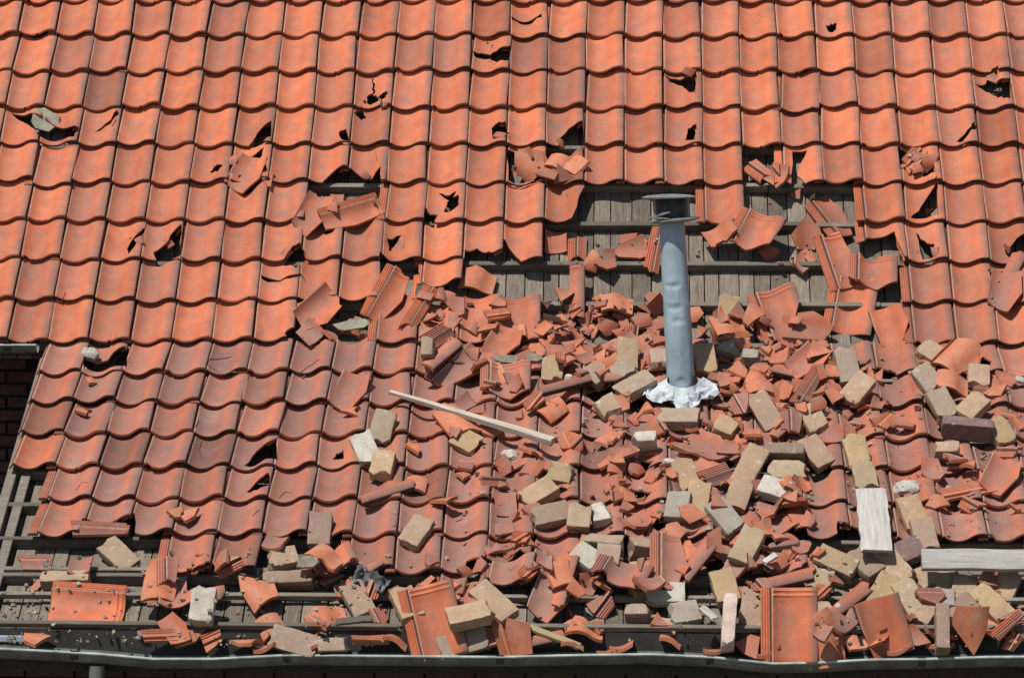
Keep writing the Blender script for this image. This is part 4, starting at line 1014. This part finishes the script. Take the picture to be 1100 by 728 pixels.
# shards lying in the gutter and against the fascia
GUT = [(175,689,'ribs',-82,0,'ribbed strip lying level in the gutter at lower left'),(188,681,'pan',30,20,'rounded pan shard sticking up from the gutter at lower left'),(200,690,'tri',-40,14,'pointed red shard beside the ribbed strip in the gutter'),(229,693,'ribhalf',-52,24,'bright ribbed fan-like shard in the gutter below the whitewashed brick'),
 (262,697,'tri',70,2,'small red shard in the gutter left of the long slanting brick'),(283,697,'slab',10,0,'flat red shard at the lower end of the long slanting brick'),(40,693,'tri',-70,4,'small shard at the left gutter end'),(398,690,'ribs',-86,0,'long red ribbed strip level in the gutter right of the long slanting brick'),(425,696,'slab',-8,0,'flat shard behind the foot of the big leaning ribbed tile'),
 (552,682,'mid',14,44,'orange triangular tile piece standing in the gutter by the yellowed lath'),(528,688,'tri',100,10,'jumbled splinter beside the orange triangular tile in the gutter'),(585,690,'roll',-60,10,'dark roll piece under the yellowed lath'),(615,700,'slab',0,0,'flat shard in the gutter at the lath\'s lower end'),(668,697,'slab',3,4,'pinkish slab in the gutter below the broad dull tile end'),(720,697,'slab',-2,-6,'long red sliver in the gutter left of the painted brick'),
 (770,700,'slab',4,-4,'red sliver at the foot of the white and pink painted brick'),(806,700,'tri',20,14,'orange shard at the foot of the brownish brick by the painted one'),(825,702,'slab',2,-4,'long flat shard touching the large upright orange tile on its left'),(886,684,'pan',8,46,'upright orange shard right of the large upright orange tile'),(950,675,'full2',14,50,'dark red tile piece with a smooth face standing askew over the gutter'),
 (985,688,'tri',60,20,'red shard left of the brown brick on end'),(1044,676,'tri',185,46,'orange red pointed piece right of the brown brick on end'),(1088,690,'ribhalf',-28,30,'ribbed bright piece at the bottom right corner'),(1082,676,'ribs',-40,20,'ribbed strip behind the piece in the bottom right corner'),(915,697,'pansq',10,4,'small shard in the gutter left of the dark red smooth tile piece'),(965,699,'slab',0,-4,'thin flat shard in the gutter under the dark red smooth tile piece'),(1010,702,'tri',80,0,'small sliver in the gutter below the brown brick on end'),(655,703,'tri',-85,0,'tiny red sliver in the gutter left of the pinkish slab'),(345,700,'tri',10,6,'small shard in the gutter below the orange red flat slab')]
K['full2'] = [(-.0, .0), (1.0, .0), (.95, .9), (.1, .95)]
for i, (px, py, kd, phi, tilt, label) in enumerate(GUT):
    pl = K[kd]; tc = sum(a for a, _ in pl) / len(pl); s_c = sum(b for _, b in pl) / len(pl); fsc = 1 if tilt > 30 else .62
    me = piece([(tc + (a - tc) * fsc, s_c + (b - s_c) * fsc) for a, b in pl], 700 + i, .04, 0); o = shard_obj(me, py); o.color = (random.uniform(.15, .7), 0, 0, 1)
    base = Matrix((cx, Vector((0, .78, .63)), Vector((0, -.63, .78)))).transposed()
    m = base @ turn(phi if abs(phi) > 60 else phi * 1.2, tilt, random.uniform(-8, 8), i % 3 == 0)
    if kd in ('slab', 'ribs', 'tri', 'ribhalf') and tilt < 10: m = base @ turn(phi, -36 if kd != 'ribs' else 4, random.uniform(-10, 10), i % 2 == 0)
    o.matrix_world = Matrix.Translation(on_depth(px, py - (5 if tilt < 30 else 0), GY + .055)) @ m.to_4x4()
    o.name = 'tile_shard'; tag(o, label, 'tile shard', 'shards of broken roof tile')

# ---------------------------------------------------------------- timber
def bar(name, a, b, wd, th, mat, label, cat, taper=1.0, S='L', seg=14, ragged=0.0, up=None):
    x = (b - a); Ln = x.length; x = x.normalized(); n = up or SB(S)[2]; y = n.cross(x).normalized(); z = x.cross(y); V, F = [], []
    for i in range(seg + 1):
        f = i / seg; s = taper + (1 - taper) * f
        for yy, zz in ((-.5, -.42), (-.42, -.5), (.42, -.5), (.5, -.42), (.5, .42), (.42, .5), (-.42, .5), (-.5, .42)):
            e = ragged * mnoise.noise(Vector((yy * 6, zz * 6, 3 + f))) if i in (0, seg) else 0
            V.append((f * Ln + e, yy * wd * s * (1 + .10 * mnoise.noise(Vector((f * 7, yy * 2, 1)))) + .006 * mnoise.noise(Vector((f * 2.3, 0, 5))), zz * th * s * (1 + .1 * mnoise.noise(Vector((f * 6, zz * 2, 8))))))
    for i in range(seg):
        for q in range(8): F.append((i * 8 + q, (i + 1) * 8 + q, (i + 1) * 8 + (q + 1) % 8, i * 8 + (q + 1) % 8))
    F.append(tuple(range(8))); F.append(tuple(seg * 8 + q for q in range(7, -1, -1)))
    o = put(name, mesh(name, V, F, [mat], smooth=35)); o.matrix_world = Matrix.Translation(a) @ Matrix((x, y, z)).transposed().to_4x4()
    return tag(o, label, cat)
bar('pole', P(*unproj(419, 421, .035, 'L'), .035), P(*unproj(594, 474, .05, 'L'), .05), 0.040, .036, M_POLE, 'pale weathered pole lying slantwise across the tiles in the middle', 'pole', .5, ragged=.012)
bar('plank', P(*unproj(935, 526, .06, 'L'), .06), P(*unproj(942, 592, .035, 'L'), .035), .135, .022, M_PALE, 'short white plank lying up the slope between bricks, lower right', 'plank', ragged=.02)
bar('long_board', P(*unproj(990, 601, .045, 'L'), .045), P(*unproj(1230, 603, .045, 'L'), .045), .10, .028, M_PALE, 'long white board lying level at the right edge above many bricks', 'board', ragged=.01, up=(SB('L')[2] + Vector((0, -.55, 0))).normalized())
bar('lath', on_depth(556, 669, GY + .09), on_depth(623, 694, GY + .03), .034, .016, M_LATH, 'yellowed lath sloping down into the gutter in the middle', 'lath')
bar('splinter', P(*unproj(753, 652, .03, 'L'), .03), P(*unproj(768, 664, .02, 'L'), .02), .035, .012, M_PALE, 'short pale wood splinter left of the white and pink painted brick', 'splinter', ragged=.02)
bar('splinter', P(*unproj(821, 604, .05, 'L'), .05), P(*unproj(833, 596, .06, 'L'), .06), .03, .012, M_PALE, 'small white splinter right of the tan brick under the grey leaning one', 'splinter', ragged=.02)
bar('splinter', P(*unproj(361, 668, .0, 'L'), 0.0), P(*unproj(398, 664, .0, 'L'), 0.0), .04, .012, M_BATTEN, 'grey splinter of board on the bottom batten under the brown leaning brick', 'splinter', ragged=.03)
# ---------------------------------------------------------------- lumps and slabs
def lump(name, px, py, sx, sy, sz, mat, label, cat, seed, phi=0, tilt=10):
    bm = bmesh.new(); bmesh.ops.create_icosphere(bm, subdivisions=3, radius=1)
    for v in bm.verts:
        p = v.co.copy(); m = max(abs(p.x), abs(p.y), abs(p.z)); p = p * (.62 + .38 / m * .8)
        p *= 1 + .22 * mnoise.noise(p * 1.6 + Vector((seed * 5.1, 0, 0))) + .10 * mnoise.noise(p * 4.5 + Vector((0, seed * 3.3, 0)))
        v.co = Vector((p.x * sx, p.y * sy, p.z * sz))
    me = bpy.data.meshes.new(name); bm.to_mesh(me); bm.free(); me.materials.append(mat); me.polygons.foreach_set('use_smooth', [True] * len(me.polygons)); me.set_sharp_from_angle(angle=R(30))
    o = put(name, me); S = 'U' if py < 362 else 'L'; rest(o, px, py, turn(yaw_of(phi, tilt, S), tilt), .4, .006, S, 90)
    return tag(o, label, cat)
def slab(px, py, sx, sy, th, mat, label, seed, phi=0, tilt=10):
    rs = random.Random(seed); n = 7; V = []
    for z, sh in ((0, 1), (th, .94)):
        for i in range(n):
            rr = random.Random(seed * 31 + i); a = 2 * math.pi * (i + rr.uniform(-.25, .25)) / n; q = rr.uniform(.8, 1.15)
            V.append((sx * q * sh * math.copysign(abs(math.cos(a)) ** .7, math.cos(a)), sy * q * sh * math.copysign(abs(math.sin(a)) ** .7, math.sin(a)), z + rs.uniform(-.15, .15) * th))
    F = [tuple(range(n - 1, -1, -1)), tuple(range(n, 2 * n))] + [(i, (i + 1) % n, n + (i + 1) % n, n + i) for i in range(n)]
    o = put('slab_fragment', mesh('slab_fragment', V, F, [mat])); S = 'U' if py < 362 else 'L'; rest(o, px, py, turn(yaw_of(phi, tilt, S), tilt), .4, .004, S, 92)
    return tag(o, label, 'slab')
lump('mortar_lump', 974, 524, .065, .04, .03, M_MORTAR, 'white crumbly mortar lump right of the tan brick atop the short plank', 'mortar lump', 1, 8)
lump('mortar_lump', 97, 380, .045, .035, .03, M_MORTAR, 'pale grey mortar chunk poking from a broken tile near the left wall', 'mortar lump', 2)
lump('mortar_lump', 611, 403, .022, .02, .02, M_MORTAR, 'small round white mortar lump right of the yellow brick above the pole', 'mortar lump', 3)
lump('mortar_lump', 547, 489, .04, .035, .02, M_MORTAR, 'crumbled white mortar patch under the lower half of the pale pole', 'mortar lump', 4)
lump('mortar_lump', 1096, 408, .03, .02, .015, M_MORTAR, 'white mortar flake at the right edge level with the orange shards', 'mortar lump', 5)
lump('mortar_lump', 900, 650, .014, .014, .012, M_MORTAR, 'white mortar crumb stuck by the slanting purple roll piece', 'mortar lump', 6)
lump('mortar_lump', 722, 497, .022, .05, .018, M_MORTAR, 'narrow white grey mortar sliver left of a yellow tan brick', 'mortar lump', 7, 80)
slab(47, 129, .085, .06, .014, M_SLATE, 'grey green slab fragment poking out of broken tiles at upper left', 8, -22, 14)
slab(378, 353, .09, .03, .016, M_SLATE, 'long tan slab fragment wedged under tiles at the left of the rubble', 9, 8, 10)
slab(544, 387, .07, .03, .016, M_GRIT, 'grey slab fragment under the broad smooth pan shard', 10, 6, 6)
slab(572, 387, .05, .03, .018, M_GRIT, 'crumbling grey slab fragment left of the yellow brick above the pole', 11, -8, 6)
slab(330, 602, .05, .03, .014, M_GRIT, 'grey splintered slab right of the pale broken brick', 12)
slab(152, 664, .03, .03, .018, M_GRIT, 'small grey lump on the bottom boards right of the sideways tile', 13)
# torn lead sheet
V, F = [], []; nx, ny = 14, 9
for j in range(ny):
    for i in range(nx):
        q = Vector((i * .31, j * .35, 2)); V.append(((i / (nx - 1) - .5) * .15 + .012 * mnoise.noise(q * 2), (j / (ny - 1) - .5) * .10 + .012 * mnoise.noise(q * 2 + Vector((4, 4, 4))), .045 * mnoise.noise(q * 1.3 + Vector((0, 9, 0))) + .02 * mnoise.noise(q * 3.1)))
for j in range(ny - 1):
    for i in range(nx - 1): F.append((j * nx + i, j * nx + i + 1, (j + 1) * nx + i + 1, (j + 1) * nx + i))
o = put('lead_scrap', mesh('lead_scrap', V, F, [M_LEAD], smooth=30)); o.modifiers.new('t', 'SOLIDIFY').thickness = .003
rest(o, 398, 622, turn(-18, 18), .3, .0, 'L', 80); tag(o, 'crumpled dark grey lead scrap behind the brown leaning brick at lower left', 'lead scrap')

# ---------------------------------------------------------------- small rubble nobody could count
def crumbs(name, polys, n, smin, smax, mats, seed, ks=(1, 1)):
    rs = random.Random(seed); V, F, mi = [], [], []
    ars = [abs(sum(p[i][0] * p[(i + 1) % len(p)][1] - p[(i + 1) % len(p)][0] * p[i][1] for i in range(len(p)))) / 2 * wgt for p, wgt in polys]; tot = sum(ars)
    for (poly, _), ar in zip(polys, ars):
        xs = [p[0] for p in poly]; ys = [p[1] for p in poly]; got = 0; want = int(n * ar / tot)
        while got < want:
            x, y = rs.uniform(min(xs), max(xs)), rs.uniform(min(ys), max(ys))
            if not in_poly([x], [y], poly)[0]: continue
            got += 1; S = 'U' if y < 362 else 'L'; sf = SURF[S]; _, k, r = unproj(x, y, -.02, S); u, v = k * TW, r * sf.L
            iu, iv = sf.idx(np.array([u]), np.array([v])); h = float(sf.H[iu[0], iv[0]])
            if h > .0: continue
            s = smin + (smax - smin) * rs.random() ** 2.2; c = P(S, u / TW, v / sf.L, h + s * .25)
            M = Matrix.Translation(c) @ (Matrix((cx, sf.up, sf.n)).transposed() @ Matrix.Rotation(rs.uniform(0, 6.3), 3, 'Z') @ Matrix.Rotation(rs.gauss(0, .5), 3, 'X')).to_4x4()
            a, b2, c2 = s * rs.uniform(.4, 1), s * rs.uniform(.35, .8), s * rs.uniform(.15, .4); b0 = len(F)
            box_vf((-a / 2, -b2 / 2, -c2 / 2), (a / 2, b2 / 2, c2 / 2), V, F, M, 0)
            for i in range(-8, 0): V[i] = V[i] + Vector((rs.uniform(-1, 1), rs.uniform(-1, 1), rs.uniform(-1, 1))) * s * .16
            mi += [rs.randrange(len(mats))] * (len(F) - b0)
    o = put(name, mesh(name, V, F, mats, mi=mi)); o.color = (.32, .2, .14, 1); return tag(o, kind='stuff')
ZP = [(p, a + b) for p, a, b in Z]
crumbs('tile_crumbs', ZP + [([(380,400),(1100,400),(1100,660),(380,660)], .22), ([(20,560),(400,590),(400,668),(20,668)], .9), ([(580,200),(900,200),(900,285),(580,285)], .35)], 800, .008, .034, [M_BREAK, M_TILE, M_TILE, M_BRICK], 5)
crumbs('mortar_grit', [([(0,585),(400,600),(400,672),(0,672)], 3.2), ([(0,616),(45,616),(60,670),(0,670)], 7), ([(600,420),(1095,430),(1095,665),(600,665)], 1.0), ([(585,240),(880,240),(880,285),(585,285)], .5)], 1100, .006, .026, [M_GRIT, M_SLATE, M_GRIT], 6)

# ---------------------------------------------------------------- labels of the scattered shards: what each lies nearest to
# the largest stay single things; the many small ones become one heap
SHARDS.sort(key=lambda q: -q[2] - (.01 if q[0].matrix_world.translation.z > 0 else 0))
N_SINGLE = 296 - sum(1 for o in COL.objects if o.name.startswith('tile_shard') and 'label' in o)
rest_, SHARDS = SHARDS[N_SINGLE:], SHARDS[:N_SINGLE]
def merge(objs, name):
    V, F, mi, uv = [], [], [], []
    for o in objs:
        b = len(V); me = o.data; M = o.matrix_world; V += [M @ v.co for v in me.vertices]; u = [(0, 0)] * len(me.vertices)
        for l, d in zip(me.loops, me.uv_layers[0].data): u[l.vertex_index] = tuple(d.uv)
        uv += u
        for p in me.polygons: F.append(tuple(i + b for i in p.vertices)); mi.append(p.material_index)
        bpy.data.objects.remove(o)
    r = put(name, mesh(name, V, F, [M_TILE, M_BREAK], smooth=38, mi=mi, uv=uv)); r.color = (.6, 0, 0, 1); return tag(r, kind='stuff')
if rest_: merge([q[0] for q in rest_], 'tile_rubble')
ANCH += [(x, y, ph) for _, x, y, _, ph in BRK if ph] + [(506, 448, 'pale pole'), (938, 560, 'short white plank'), (1050, 601, 'long white board'), (733, 421, 'white crumpled sheet'), (724, 300, 'grey vent pipe'), (722, 226, 'vent cap'),
  (974, 524, 'white mortar lump'), (400, 622, 'grey lead scrap'), (378, 353, 'long tan slab'), (47, 130, 'grey green slab'), (557, 388, 'two grey slabs'), (530, 58, 'torn hole high in the middle'), (402, 103, 'cracked tile left of the middle'), (732, 92, 'torn hole above the vent cap'), (1070, 92, 'torn hole at upper right'), (1090, 268, 'torn hole at the right edge'), (142, 258, 'torn holes at far left'), (316, 272, 'torn holes left of the opening'), (612, 148, 'torn hole up left of the pipe'), (990, 215, 'row of torn tiles at right'), (820, 300, 'lowest bare boards right of the pipe'), (640, 300, 'lowest bare boards left of the pipe')]
GREY_UP = None
items = []
for o, kind, rad, flip in SHARDS:
    x, y = proj(o.matrix_world.translation); size = 'small' if rad < .045 else 'middling' if rad < .06 else 'large'
    items.append((o, x, y, f"{size} {'upturned ' if flip else ''}{kind} shard"))
def octant(dx, dy):
    a = math.degrees(math.atan2(-dy, dx)) % 360
    return ['right of', 'up right of', 'above', 'up left of', 'left of', 'down left of', 'below', 'down right of'][int((a + 22.5) % 360 // 45)]
used = set()
for o, x, y, kind in items:
    best = None
    for rank in ('closest', 'second closest', 'third closest', 'fourth closest', 'fifth closest'):
        for ax_, ay_, ph in sorted(ANCH, key=lambda q: (q[0] - x) ** 2 + (q[1] - y) ** 2)[:14]:
            oc = octant(x - ax_, y - ay_)
            same = sorted((u[1] - ax_) ** 2 + (u[2] - ay_) ** 2 for u in items if u[3] == kind and octant(u[1] - ax_, u[2] - ay_) == oc)
            me_ = (x - ax_) ** 2 + (y - ay_) ** 2
            pos = same.index(me_)
            lab = f"{kind} of red roof tile, {rank} {oc} the {ph}"
            if pos == ('closest', 'second closest', 'third closest', 'fourth closest', 'fifth closest').index(rank) and lab not in used and len(lab.split()) <= 16: best = lab; break
        if best: break
    best = best or f"{kind} of red roof tile lying deep among the others in the pile"
    used.add(best); tag(o, best, 'tile shard', 'shards of broken roof tile')
print('COUNTS shards', len(SHARDS), 'bricks', len(BR), 'pieces', len(PIECES) + len(GUT), 'heaped', len(rest_), 'tiles', len(TILES['U']), len(TILES['L']))
